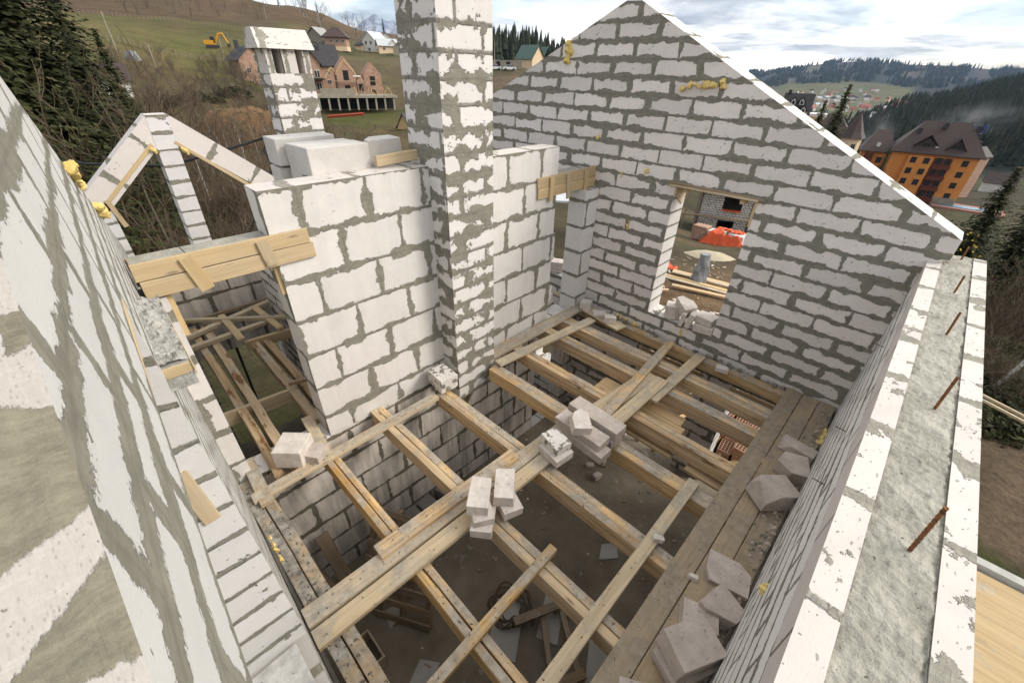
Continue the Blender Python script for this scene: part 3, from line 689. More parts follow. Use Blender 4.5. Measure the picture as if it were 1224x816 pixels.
B((-1.80, 3.0, .32), (.30, .20, .14), 140, 'loose', 'broken pale lump lying on the long grey block', GW, cut=3, tilt=(6, -8), seed=4)
B((-1.66, 3.25, .105), (.50, .20, .11), -6, 'loose_grey', 'block underneath the farthest long grey block', GW)
B((-1.74, 3.27, .225), (.68, .21, .13), -3, 'loose_grey', 'farthest long grey block, chipped, on the large stack', GW)
B((-3.66, 2.50, .15), (.26, .34, .20), 84, 'loose_mortar', 'dirty block leaning at the foot of the chimney', cat='block')
GD = 'broken blocks on the plank deck'
B((-.02, 1.32, .125), (.30, .24, .16), 30, 'loose_grey', 'half block at the bottom edge of the plank deck', GD, cut=1, seed=21)
B((.08, 1.80, .10), (.42, .26, .10), 65, 'loose_grey', 'thin slab under the big square block on the deck', GD)
B((.06, 1.83, .225), (.36, .27, .17), 62, 'loose_grey', 'big square block resting on the deck against the wall', GD, tilt=(4, 6))
B((.03, 2.10, .11), (.26, .2, .13), 20, 'loose_grey', 'small block wedged behind the big square block on the deck', GD, cut=1, seed=5)
B((.11, 2.28, .13), (.27, .24, .16), 75, 'loose_grey', 'rounded broken block between the square block and flat slab', GD, cut=2, seed=9, tilt=(12, 0))
B((.05, 2.66, .065), (.34, .28, .04), 12, 'loose_grey', 'thin flat slab lying on the deck by the wall', GD, cut=2, seed=14)
B((.06, 3.72, .16), (.34, .26, .22), 50, 'loose_grey', 'tall wedge-shaped block standing on the deck', GD, cut=2, seed=31, tilt=(0, 8))
B((.09, 4.22, .135), (.30, .26, .17), 22, 'loose_grey', 'broken block next past the tall wedge on the deck', GD, cut=2, seed=8, tilt=(8, 0))
B((.07, 4.60, .10), (.34, .16, .11), -8, 'loose_grey', 'small rectangular block farthest along the deck', GD, cut=1, seed=17)
B((-.15, 2.43, .06), (.07, .04, .035), 20, 'loose', 'tiny white chip lying alone on the middle deck plank', GD)
B((-.52, 2.52, .075), (.09, .05, .05), 30, 'loose', 'small white scrap where the rough board crosses a joist', cat='block')
B((-1.15, 5.62, .03), (.17, .11, .06), 15, 'loose', 'white shard on the joist under the window', cut=1, seed=3)
GS = 'blocks heaped on the window sill'
B((-2.19, 5.99, .44), (.24, .22, .22), 20, 'loose', 'grey upright block at the left end of the window sill', GS, cut=1, seed=2)
B((-2.03, 6.02, .56), (.28, .20, .22), -35, 'loose', 'broken block heaped on top at the window sill', GS, cut=2, seed=6, tilt=(10, 20))
B((-1.985, 5.93, .43), (.06, .24, .22), 12, 'loose', 'thin slab standing on edge on the window sill', GS, tilt=(0, 8))
B((-1.87, 5.95, .44), (.08, .26, .24), 8, 'loose', 'thicker slab standing on edge on the window sill', GS, tilt=(0, 12))
B((-1.66, 5.96, .38), (.28, .24, .11), 8, 'loose', 'lower of two flat blocks on the window sill', GS)
B((-1.68, 6.0, .50), (.28, .24, .11), -4, 'loose', 'upper of two flat blocks on the window sill', GS)
GB = 'block scraps on the board under the doorway'
B((-3.60, 5.64, .13), (.19, .17, .14), 20, 'loose', 'block scrap standing upright on the board by the doorway', GB)
B((-3.28, 5.60, .085), (.22, .18, .05), 40, 'loose', 'flat scrap in the middle of the board by the doorway', GB, cut=1, seed=12)
B((-3.03, 5.54, .115), (.19, .14, .11), 35, 'loose', 'rounded scrap at the near end of the board by the doorway', GB, cut=2, seed=13)
B((-4.28, 5.28, .10), (.20, .26, .20), 5, 'loose', 'block standing in the doorway beside the chimney wall', cat='block')
B((-4.62, 6.02, .445), (.28, .22, .20), 25, 'loose', 'block lying on the sill of the side window', cat='block')
B((-4.95, 6.05, .44), (.3, .22, .19), -8, 'loose_grey', 'darker block on the side window sill, left of another', cat='block')

# ------------------------------------------------------------------ the left room seen through the opening
def log(a, b, w, h, label, mat='log'):
    return board('log_beam', a, b, w, h, mat, label, 'beam', 'rough beams of the left room', wane=.02, wob=.012)
log((-7.7, .50, -.02), (-3.75, .40, 0), .10, .16, 'left half of the first pair of rough beams in the left room')
log((-7.7, .66, -.02), (-3.8, .55, 0), .11, .16, 'right half of the first pair of rough beams, bark on its side')
log((-6.7, 1.08, -.02), (-4.25, 1.03, 0), .11, .16, 'left half of the second pair of rough beams in the left room')
log((-6.7, 1.24, -.03), (-4.25, 1.19, -.02), .10, .15, 'right half of the second pair of rough beams in the left room')
board('header_board', (-5.12, .18, .0), (-5.03, 1.10, .0), .05, .20, 'form_board', 'upright header board crossing the rough beams', 'board')
board('header_board', (-6.62, .95, .03), (-6.45, 2.4, .03), .06, .16, 'form_board', 'upright board closing the ladder of battens in the left room', 'board')
board('batten', (-7.9, .36, .12), (-6.75, 1.75, .12), .07, .06, 'board_grey', 'pale batten lying slantwise on top in the left room', 'batten')
board('batten', (-7.3, .30, .06), (-7.9, 2.3, .06), .10, .06, 'board_grey', 'wide grey batten across the rough beams near the far wall', 'batten')
board('batten', (-6.95, .26, .055), (-7.05, 2.3, .06), .10, .06, 'board_grey', 'second grey batten across the rough beams', 'batten')
board('batten', (-7.62, .93, .10), (-6.60, .93, .10), .10, .04, 'form_board', 'short cleat laid over the two grey battens', 'batten')
board('batten', (-7.55, 1.42, .10), (-6.55, 1.48, .10), .10, .04, 'form_board', 'farther short cleat laid over the grey battens', 'batten')
board('batten', (-7.85, .38, .05), (-7.85, 2.0, .05), .05, .05, 'old_wood', 'batten along the foot of the outer wall', 'batten')
board('batten', (-4.9, 1.42, .12), (-5.05, 1.02, .10), .05, .05, 'old_wood', 'stub of batten sticking out behind the chimney wall end', 'batten')
board('batten', (-5.15, 1.38, .3), (-5.0, 1.30, -.1), .07, .04, 'old_wood', 'short leaning batten behind the chimney wall end', 'batten')
block((-3.78, .60, .15), (.30, .30, .22), 45, 'loose', 'single white block on the wall under the timber lintel')
block((-3.62, .76, .08), (.18, .2, .14), 35, 'loose_grey', 'small pinkish block beside the white one under the lintel')
board('loose_board', (-4.3, .93, .06), (-3.65, .86, .06), .12, .05, 'board_grey', 'short board end poking from under the base board')
board('loose_board', (-4.1, .21, .05), (-3.4, .17, .05), .12, .04, 'board_dirty', 'dirty short board at the corner by the block pier')
mb = MB(); mb.tube([(-8.15, 1.02, -.7), (-8.15, 1.0, -2.9)], .025, 8); tag(mb.build('prop_pipe', M['steel_dark']), 'dark upright pipe standing in the cellar opening', 'pipe')

# ------------------------------------------------------------------ things on the cellar floor
ZF = -2.468
def pallet(loc, rz, tilt, label, n=5, L=1.1, W=.8):
    t = tag(empty('pallet', loc, rz), label, 'pallet', 'pallets in the cellar')
    Mx = MW[t.name] @ Matrix.Rotation(tilt, 4, 'Y')
    def bd(name, a, b, w, h, up=(0, 0, 1)):
        a, b = Mx @ Vector(a), Mx @ Vector(b); board(name, a, b, w, h, 'old_wood', parent=t, up=Mx.to_3x3() @ Vector(up))
    for y in (-W/2 + .04, 0, W/2 - .04): bd('runner', (0, y, .10), (L, y, .10), .07, .09)
    for k in range(n):
        x = .05 + (L - .1) * k / (n - 1); bd('slat', (x, -W/2, .125), (x, W/2, .125), .10, .022)
    return t
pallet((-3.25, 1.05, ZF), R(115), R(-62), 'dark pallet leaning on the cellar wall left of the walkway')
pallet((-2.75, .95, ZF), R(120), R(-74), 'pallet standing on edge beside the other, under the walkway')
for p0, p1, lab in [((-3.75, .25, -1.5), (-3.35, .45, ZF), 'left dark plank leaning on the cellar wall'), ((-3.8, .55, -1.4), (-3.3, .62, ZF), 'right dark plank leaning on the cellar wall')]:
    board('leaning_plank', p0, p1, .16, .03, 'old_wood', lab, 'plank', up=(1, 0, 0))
cb = tag(empty('crate', (-2.62, .38, ZF), R(25)), 'open wooden box in the cellar below the walkway end', 'crate')
for a, b, u in [((-2.85, .2, -2.25), (-2.45, .2, -2.25), (0, -1, 0)), ((-2.85, .5, -2.25), (-2.45, .5, -2.25), (0, 1, 0)), ((-2.85, .2, -2.25), (-2.85, .5, -2.25), (-1, 0, 0)), ((-2.45, .2, -2.25), (-2.45, .5, -2.25), (1, 0, 0))]:
    board('side', (a[0], a[1], -2.42), (b[0], b[1], -2.42), .34, .02, 'board_grey', parent=cb, up=u)
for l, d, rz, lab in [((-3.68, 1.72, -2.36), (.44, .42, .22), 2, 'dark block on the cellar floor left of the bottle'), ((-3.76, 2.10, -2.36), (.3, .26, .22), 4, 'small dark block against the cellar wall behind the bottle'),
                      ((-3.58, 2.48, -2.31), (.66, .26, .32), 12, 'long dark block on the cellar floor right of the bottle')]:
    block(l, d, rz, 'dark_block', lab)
bt = MB(); bt.tube([(-3.60, 2.02, -2.20), (-3.55, 2.20, -2.20), (-3.53, 2.26, -2.20), (-3.51, 2.33, -2.20)], [.045, .045, .018, .015], 10)
tag(bt.build('bottle', M['bottle'], smooth=True), 'green bottle lying on the cellar blocks', 'bottle')
for k, (x, y, s) in enumerate([(-2.39, 4.95, .17), (-2.47, 4.72, .14), (-2.25, 4.62, .15)]):
    block((x, y, ZF + s * .3), (s, s * .7, s * .6), 40 * k, 'loose_grey', ('farthest', 'left', 'right')[k] + ' of three block scraps lying on the cellar floor', 'three scraps on the cellar floor', cut=1, seed=40 + k)
def sheet(pts, label):
    mb = MB(); n = len(pts)
    mb.add([(x, y, ZF + .004) for x, y in pts] + [(x, y, ZF + .016) for x, y in pts], [tuple(range(n, 2*n)), tuple(range(n))[::-1]] + [(i, (i+1) % n, n + (i+1) % n, n + i) for i in range(n)])
    tag(mb.build('board_sheet', M['paper']), label, 'sheet', 'pale sheets on the cellar floor')
sheet([(-1.75, 2.75), (-1.50, 2.82), (-1.10, 2.1), (-1.35, 1.98)], 'long pale sheet on the cellar floor between joists, below the narrow board')
sheet([(-1.47, 3.62), (-1.32, 3.80), (-1.17, 3.62), (-1.36, 3.40)], 'small pale pentagonal sheet on the open cellar floor')
sheet([(-.85, 2.45), (-.60, 2.58), (-.25, 1.95), (-.52, 1.85)], 'pale sheet on the cellar floor near the plank deck')
sheet([(-2.05, 1.95), (-1.75, 2.2), (-1.35, 1.6), (-1.65, 1.4)], 'pale sheet under the coiled hose')
sheet([(-2.95, .95), (-2.78, .98), (-2.75, .72), (-2.98, .78)], 'torn pale sheet under the walkway end')
sheet([(-2.2, .8), (-2.0, .95), (-1.75, .45), (-1.95, .3)], 'pale sheet on the cellar floor at the bottom edge')
mb = MB(); pts = []
for k in range(200):
    a = k * .19; r = .20 + .05 * math.sin(k * .31) + .03 * math.sin(k * .83)
    pts.append((-1.82 + .05 * math.sin(k * .07) + r * math.cos(a), 1.98 + .05 * math.cos(k * .05) + r * math.sin(a), ZF + .03 + .05 * abs(math.sin(k * .11)) + k * .0003))
mb.tube(pts, .011, 6); tag(mb.build('coiled_hose', M['hose'], smooth=True), 'brown coiled hose lying on the cellar floor', 'hose')
tr = tag(empty('trestle', (-1.2, 1.9, ZF)), 'low wooden trestle frame on the cellar floor near the coiled hose', 'trestle')
for a, b in [((-1.62, 1.85, -2.25), (-1.28, 2.55, -2.25)), ((-1.0, 1.35, -2.25), (-.66, 2.05, -2.25)), ((-.85, 1.15, -2.25), (-.5, 1.8, -2.25))]:
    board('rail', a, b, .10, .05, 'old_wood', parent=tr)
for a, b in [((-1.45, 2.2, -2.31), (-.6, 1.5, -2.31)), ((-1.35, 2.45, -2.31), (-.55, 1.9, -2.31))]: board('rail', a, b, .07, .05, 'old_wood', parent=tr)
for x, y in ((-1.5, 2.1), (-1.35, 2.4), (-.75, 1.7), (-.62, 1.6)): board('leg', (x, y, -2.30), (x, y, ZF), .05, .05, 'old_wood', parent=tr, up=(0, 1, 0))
board('wall_board', (-3.86, 2.5, -.12), (-3.86, 3.5, -.10), .14, .03, 'form_board', 'board fixed to the wall just under the chimney', 'board', up=(1, 0, 0))
board('brace', (-3.80, 3.35, -.2), (-3.84, 2.95, -.85), .06, .04, 'old_wood', 'slanting brace under the chimney foot', 'batten', up=(1, 0, 0))
# timber lintels and sills of the openings below
for x0, x1, z, lab in [(-2.50, -1.42, -.36, 'pale board under the cellar opening below the window'), (-1.0, .1, -.36, 'pale board under the cellar opening nearest the right wall')]:
    board('lintel_board', (x0, 5.80, z), (x1, 5.80, z), .16, .03, 'pine_clean', lab, 'board')
for y, x0, x1, lab in [(4.49, -2.4, -1.13, 'orange-tinted plank lying under the joists by the crossed boards, the rear one'), (4.30, -2.4, -1.06, 'pale plank lying under the joists just in front of the orange-tinted one'),
                       (3.90, -2.4, -.98, 'pale plank lying under the joists beside the large block stack'), (3.86, -.78, .1, 'short pale plank lying under the joists next to the plank deck')]:
    board('under_plank', (x0, y, -.25), (x1, y, -.25), .185, .04, 'pine_clean', lab, 'plank')
for k, (a_, b_) in enumerate((((-1.0, 7.3, -2.95), (-.35, 8.7, -2.6)), ((-.8, 7.0, -2.95), (-.2, 8.3, -2.7)), ((-2.4, 6.9, -2.95), (-1.7, 8.3, -2.75)))):
    board('yard_stick', a_, b_, .09, .04, 'pine_clean', ('left', 'right', 'far-left')[k] + ' of the light sticks lying outside the cellar openings', 'stick')
block((-4.35, 5.95, -1.80), (.8, .36, .18), 0, 'loose_mortar', 'white mortar-stained slab on the cellar window sill behind the chimney')
for k, (x, dx) in enumerate(((-2.25, .12), (-1.8, -.1))):
    board('barrier_stick', (x, 5.90, -1.9), (x + dx, 5.95, -3.05), .06, .04, 'board_grey', ('left', 'right')[k] + ' stick propped in the cellar opening below the window', 'stick', up=(0, -1, 0))
# window head of the upper window
wh = tag(empty('window_formwork', (-2.0, 5.9, 2.3)), 'thin timber formwork under the head of the gable window', 'formwork')
board('head_board', (-2.62, 5.84, 2.335), (-1.46, 5.84, 2.335), .10, .028, 'board_grey', parent=wh)
board('head_stick', (-2.62, 5.80, 2.37), (-1.4, 5.82, 2.35), .035, .03, 'old_wood', parent=wh)
board('cheek_board', (-2.535, 5.9, 2.29), (-2.535, 6.2, 2.10), .20, .02, 'board_grey', parent=wh, up=(1, 0, 0))
board('cheek_board', (-1.51, 5.95, 2.29), (-1.51, 5.95, 1.98), .18, .03, 'form_board', parent=wh, up=(-1, 0, 0))
board('spacer', (-2.42, 5.9, 2.28), (-2.42, 6.2, 2.28), .06, .05, 'form_board', parent=wh)
board('spacer', (-1.66, 5.88, 2.28), (-1.66, 6.2, 2.28), .06, .05, 'form_board', parent=wh)
# site platform outside the right wall
pf = tag(empty('scaffold_deck', (1.6, 3.2, -.05)), 'yellow plywood scaffold deck outside the right wall', 'scaffold')
MB().box((1.75, 2.6, 0), (1.9, 3.4, .03), Matrix.Rotation(R(2), 3, 'Z')).build('plywood_sheet', M['plywood'], pf)
board('edge_beam', (.85, 4.36, .06), (2.7, 4.40, .06), .09, .09, 'concrete_grey', parent=pf)
for x, y in ((.95, 4.2), (2.5, 4.2), (.95, 1.2), (2.5, 1.2)): board('leg', (x, y, -.02), (x, y, -3.4), .09, .09, 'board_grey', parent=pf, up=(0, 1, 0))
for k in range(2):
    board('pole', (.9, 9.2 + .1 * k, -.55 + .03 * k), (4.6, 8.4 + .2 * k, -1.0), .04, .04, 'board_grey', ('upper', 'lower')[k] + ' of two light poles sticking out beyond the right wall', 'pole')
# cable strung across behind the dormer frame
mb = MB()
mb.tube([(-10.5, -1.6, 2.6), (-9.5, .3, 2.25), (-8.9, 1.2, 2.2), (-8.7, 2.2, 2.42), (-8.6, 2.75, 2.55)], .022, 6)
mb.tube([(-8.6, 2.75, 2.55), (-8.5, 2.55, 2.35), (-8.4, 2.6, 2.1), (-8.4, 2.3, 1.6), (-8.35, 1.9, 1.1), (-8.35, 1.5, .95)], .016, 6)
tag(mb.build('cable', M['cable'], smooth=True), 'black cable strung behind the dormer frame, one end drooping', 'cable')
# ------------------------------------------------------------------ terrain
# profiles of the ground: azimuth (degrees from +Y towards +X) -> [(distance, height)]
PROF = {
 -180: [(0, -3.1), (14, -3.1), (60, -1), (200, 10), (800, 60), (6000, 60)],
 -110: [(0, -3.1), (14, -3.1), (30, -4.5), (80, -4), (150, 5), (300, 22), (500, 48), (900, 90), (6000, 90)],
 -95: [(0, -3.1), (13, -3.1), (25, -4.5), (45, -6), (80, -4), (150, 6), (300, 22), (500, 50), (900, 95), (6000, 90)],
 -84: [(0, -3.1), (13, -3.1), (25, -4), (45, -6.5), (80, -5), (150, 5), (230, 14), (300, 21), (500, 52), (800, 90), (6000, 80)],
 -75: [(0, -3.1), (13, -3.1), (25, -4), (45, -7.2), (70, -6.2), (100, -3.5), (150, 1.5), (200, 8), (300, 21), (450, 47), (600, 66), (6000, 60)],
 -68: [(0, -3.1), (13, -3.1), (25, -4), (45, -7.5), (80, -7.5), (120, -6.2), (160, -1), (200, 6), (300, 19), (430, 40), (520, 49), (800, 40), (6000, 0)],
 -60: [(0, -3.1), (13, -3.1), (30, -5), (60, -8), (100, -7.2), (130, -6), (160, -1.5), (200, 4.5), (270, 9.7), (400, 24), (470, 30), (800, 5), (6000, 0)],
 -52: [(0, -3.1), (14, -3.1), (40, -6), (80, -6), (120, -3.5), (160, 1), (270, 9), (400, 16), (470, 21), (800, 0), (6000, 0)],
 -45: [(0, -3.1), (15, -3.1), (30, -4.2), (60, -6), (110, -2), (160, 3.2), (250, 7), (350, 11), (500, 6), (900, -30), (6000, -10)],
 -36: [(0, -3.1), (16, -3.2), (40, -6.5), (110, -5), (200, -2), (350, 6), (600, -20), (1500, -40), (6000, 0)],
 -25: [(0, -3.1), (16, -3.2), (25, -4.8), (35, -7), (50, -10.5), (100, -16), (250, -25), (600, -45), (1500, -50), (3000, 0), (4000, 30), (6000, 0)],
 -18: [(0, -3.1), (17, -3.2), (25, -5.1), (35, -7.5), (50, -11.3), (150, -28), (500, -45), (1200, -50), (2200, -46), (3000, 2), (3700, 28), (6000, -20)],
 -10: [(0, -3.1), (15, -3.2), (25, -4.6), (60, -13), (150, -26), (400, -47), (1000, -52), (1900, -49), (2600, 10), (3600, 92), (6000, 0)],
 -4: [(0, -3.1), (14, -3.2), (25, -5), (60, -13), (110, -20), (175, -26), (260, -34), (340, -38), (480, -30), (640, -24), (800, -24), (1200, -46), (2000, -48), (2700, 0), (3700, 72), (6000, 0)],
 2: [(0, -3.1), (14, -3.2), (25, -5.5), (60, -13.5), (110, -20.5), (175, -26), (250, -33), (320, -35), (500, -20), (800, -6), (1000, -4), (1600, -40), (2400, -30), (3600, 52), (6000, 0)],
 10: [(0, -3.1), (13, -3.2), (22, -4.6), (60, -14), (120, -22), (180, -26), (280, -28), (600, 0), (900, 24), (1500, 20), (4000, 60), (6000, 0)],
 30: [(0, -3.1), (12, -3.2), (22, -4.4), (60, -10), (150, -16), (300, -8), (900, 40), (6000, 60)],
 70: [(0, -3.1), (12, -3.2), (40, -6), (150, -8), (400, 10), (900, 50), (6000, 60)],
 120: [(0, -3.1), (14, -3.1), (60, -3), (200, 6), (800, 50), (6000, 60)],
 180: [(0, -3.1), (14, -3.1), (60, -1), (200, 10), (800, 60), (6000, 60)],
}
AZ = sorted(PROF)
def _prof(p, r):
    for (r0, z0), (r1, z1) in zip(p, p[1:]):
        if r <= r1:
            t = (r - r0) / (r1 - r0); return z0 + (z1 - z0) * t
    return p[-1][1]
def ground(x, y, rough=True):
    r = math.hypot(x, y); a = math.degrees(math.atan2(x, y))
    for a0, a1 in zip(AZ, AZ[1:]):
        if a <= a1:
            t = (a - a0) / (a1 - a0); t = t * t * (3 - 2 * t)
            z = _prof(PROF[a0], r) * (1 - t) + _prof(PROF[a1], r) * t; break
    if rough and r > 15:
        k = min(1, (r - 15) / 40)
        z += k * min(r, 900) * .0045 * mnoise.fractal((x / (12 + r * .08), y / (12 + r * .08), 3), 1., 2., 4)
    return z
def polar(az, r, dz=0.):
    x, y = r * math.sin(R(az)), r * math.cos(R(az)); return Vector((x, y, ground(x, y) + dz))

def kind_colour(az, r, x, y):
    n = mnoise.fractal((x / (8 + r * .05), y / (8 + r * .05), 7), 1., 2., 4)
    n2 = mnoise.noise((x / (3 + r * .02), y / (3 + r * .02), 1))
    SOIL, GRASS, DRY, BRUSH, FOREST, MEADOW = (.13, .09, .05), (.058, .066, .016), (.145, .10, .04), (.06, .045, .025), (.016, .022, .016), (.115, .11, .032)
    def mx(a, b, t):
        t = max(0, min(1, t)); return tuple(p + (q - p) * t for p, q in zip(a, b))
    c = mx(BRUSH, DRY, .5 + n)
    if az < -52:
        if r < 24: c = mx(GRASS, (.11, .09, .045), .35 + n)
        elif r < 135 and (az < -69 or r < 105): c = mx(mx(BRUSH, DRY, .35 + n), GRASS, .3 + n2 * .7)
        elif az < -69:
            if 135 <= r < 300: c = mx(mx((.092, .092, .016), (.135, .125, .03), .4 + n * .9), DRY, .18 + n * .9 + (.35 if r < 170 else 0))
            elif r >= 300: c = mx((.10, .068, .03), (.12, .075, .035), .5 + n)
        else:
            if r < 125: c = mx((.075, .085, .018), DRY, .2 + n * .9)
            elif r < 235: c = mx(SOIL, (.10, .09, .03), .5 + n)
            elif r < 330: c = mx(GRASS, DRY, .4 + n)
            else: c = mx((.10, .07, .03), (.125, .075, .033), .5 + n)
    elif az < -30:
        c = mx(GRASS, SOIL, .4 + n * 1.3) if r < 200 else mx(DRY, FOREST, .5 + n)
        if r < 40: c = mx((.09, .08, .03), BRUSH, .5 + n)
    elif az < -1.5 and r < 70:
        c = mx((.20, .13, .07), (.12, .085, .05), .5 + n * 1.4)
        if r > 19: c = mx(c, (.075, .08, .03), .4 + n2)
    elif az < 30:
        if r < 9.2: c = mx(GRASS, SOIL, .45 + n * 1.5)
        elif r < 15: c = mx((.13, .092, .055), (.075, .052, .032), .5 + n * 1.4)
        elif r < 300: c = mx(BRUSH, GRASS, .3 + n)
        elif r < 2400: c = mx(MEADOW, (.10, .11, .05), .4 + n * 1.2) if az < -5 and r > 800 else mx(FOREST, MEADOW, -.1 + n)
        else:
            c = mx((.012, .020, .022), (.062, .046, .034), .38 + n * 2.6)
            if n2 > .42: c = mx(c, (.15, .135, .07), .7)
    return c

azs = [a for a in np.arange(-120, 60.01, .75)] + [a for a in np.arange(66, 240, 6)]
rs = [0.5]; r = 3.
while r < 5900: rs.append(r); r *= 1.042
vs, fs, cols = [], [], []
for i, a in enumerate(azs):
    for rr in rs:
        aa = a if a <= 180 else a - 360
        x, y = rr * math.sin(R(a)), rr * math.cos(R(a))
        vs.append((x, y, ground(x, y))); cols.append(kind_colour(aa, rr, x, y) + (1,))
nr = len(rs)
for i in range(len(azs)):
    j = (i + 1) % len(azs)
    for k in range(nr - 1):
        fs.append((i*nr + k, i*nr + k + 1, j*nr + k + 1, j*nr + k))
me = bpy.data.meshes.new('terrain'); me.from_pydata(vs, [], [f[::-1] for f in fs])
ca = me.color_attributes.new('soil', 'FLOAT_COLOR', 'POINT')
ca.data.foreach_set('color', [c for q in cols for c in q])
me.polygons.foreach_set('use_smooth', [True] * len(me.polygons))
m, g, b = new_mat('terrain')
pos = g.n('ShaderNodeNewGeometry', out=0)
dist = g.n('ShaderNodeVectorMath', {0: pos}, out=1, operation='LENGTH')
at_ = g.n('ShaderNodeAttribute', attribute_name='soil')
n1 = g.noise(pos, 1.1, 7, .7); n2 = g.noise(pos, .13, 6, .65); n3 = g.noise(pos, 9., 4, .6)
n4 = g.noise(pos, .011, 7, .7)
k = g.math('MULTIPLY', g.math('MULTIPLY', g.mr(n1, .25, .75, .5, 1.4), g.mr(n4, .32, .68, .62, 1.4)), g.math('MULTIPLY', g.mr(n2, .3, .7, .72, 1.28), g.mr(n3, .3, .7, .7, 1.25)))
k = g.math('MULTIPLY', k, .85)
c = g.mix(1., at_, g.n('ShaderNodeCombineColor', {0: k, 1: k, 2: k}), 'MULTIPLY')
c = g.mix(g.mr(n2, .55, .62, 0, .35), c, (.09, .065, .035))
finish(g, b, c, .95, g.math('ADD', n1, g.math('MULTIPLY', n3, .4)), .12, .8)
me.materials.append(m)
tag(link(bpy.data.objects.new('terrain', me)), kind='structure')

# ------------------------------------------------------------------ vegetation
def leaf_mat(name, c1, c2, c3):
    m, g, b = new_mat(name)
    isl = g.n('ShaderNodeNewGeometry', out=8)
    rnd = g.n('ShaderNodeObjectInfo', out=5)
    n = g.noise(g.n('ShaderNodeTexCoord', out=3), 1.3, 4, .6)
    c = g.mix(isl, c1, c2); c = g.mix(g.mr(n, .52, .68, 0, .75), c, c3)
    c = g.n('ShaderNodeHueSaturation', {'Value': g.mr(rnd, 0, 1, .75, 1.25), 'Color': c})
    finish(g, b, c, .8)
    return m
M['needles'] = leaf_mat('spruce_needles', (.018, .026, .007), (.044, .049, .013), (.066, .054, .017))
M['needles_far'] = leaf_mat('spruce_needles_far', (.012, .020, .012), (.030, .038, .020), (.050, .042, .024))
M['twig'] = leaf_mat('twigs', (.085, .062, .042), (.15, .115, .078), (.10, .055, .028))
M['bark'] = noise_mat('bark', (.09, .07, .05), (.19, .155, .115), 12, 5, bump=.02)
M['birch'] = noise_mat('birch_bark', (.38, .36, .33), (.55, .53, .50), 6, 5, (.08, .07, .06), 14, .58, bump=.01)
M['bush'] = leaf_mat('dark_bush', (.030, .036, .014), (.06, .062, .022), (.075, .065, .03))
M['yellow_leaf'] = leaf_mat('yellow_leaves', (.42, .29, .03), (.5, .36, .05), (.3, .22, .04))

def spruce_crown(h, rad, seed, mat, tiers=26, per=11, tufts=9, ts=.30):
    rng = random.Random(seed); mb = MB()
    for i in range(tiers):
        f = i / (tiers - 1); z = h * (.08 + .92 * f)
        L = rad * (1 - f) ** .8 * rng.uniform(.75, 1.12) + .08
        n = max(4, int(per * (1 - f * .55)))
        for k in range(n):
            a = 2 * math.pi * (k + rng.random() * .8) / n; l = L * rng.uniform(.7, 1.15)
            droop = rng.uniform(.18, .5)
            ca, sa = math.cos(a), math.sin(a)
            m_ = max(3, int(tufts * l / rad) + 2)
            for t in range(m_):
                u = (t + rng.random()) / m_
                c = Vector((ca * l * u - sa * rng.uniform(-.12, .12) * l * u, sa * l * u + ca * rng.uniform(-.12, .12) * l * u, z - droop * l * u + .12 * l * u * u - rng.random() ** 2 * .32))
                s = ts * rng.uniform(.6, 1.3) * (1.15 - .55 * u)
                d1 = Vector((ca, sa, -.35 + rng.uniform(-.4, .2))).normalized()
                d2 = Vector((-sa, ca, rng.uniform(-.35, .35))).normalized()
                dz = Vector((rng.uniform(-.2, .2), rng.uniform(-.2, .2), -rng.uniform(.25, .7)))
                p = [c - d2 * s * .75 + dz * s * .6, c - d1 * s * .3, c + d2 * s * .75 + dz * s * .6, c + d1 * s * 1.15 + dz * s * .25]
                mb.add(p, [(0, 1, 3), (1, 2, 3)])
    return mb.mesh('crown', mat)

def trunk_mesh(h, r, mat, seed=0, lean=.02):
    rng = random.Random(seed); mb = MB(); n = 9
    mb.tube([(rng.uniform(-1, 1) * lean * h * i / n, rng.uniform(-1, 1) * lean * h * i / n, h * i / n) for i in range(n + 1)], [r * (1 - .9 * i / n) for i in range(n + 1)], 7)
    return mb.mesh('trunk', mat, True)

SPR = [(spruce_crown(1 * 14, 3.1, s, M['needles'], 52, 19, 26, .165), trunk_mesh(14, .2, M['bark'], s)) for s in (1, 2, 3)]
SPF = [(spruce_crown(14, 2.7, s, M['needles_far'], 22, 9, 6, .55), trunk_mesh(14, .2, M['bark'], s)) for s in (4, 5)]
def spruce(p, h, rz, label, group=None, far=False, wide=1.0, k=0):
    t = tag(empty('spruce_tree', p, rz), label, 'tree', group)
    cm, tm = (SPF if far else SPR)[k % (2 if far else 3)]
    for nm, me_ in (('crown', cm), ('trunk', tm)):
        link(bpy.data.objects.new(nm, me_), MW[t.name] @ Matrix.Diagonal((h / 14 * wide, h / 14 * wide, h / 14, 1)), t)
    return t

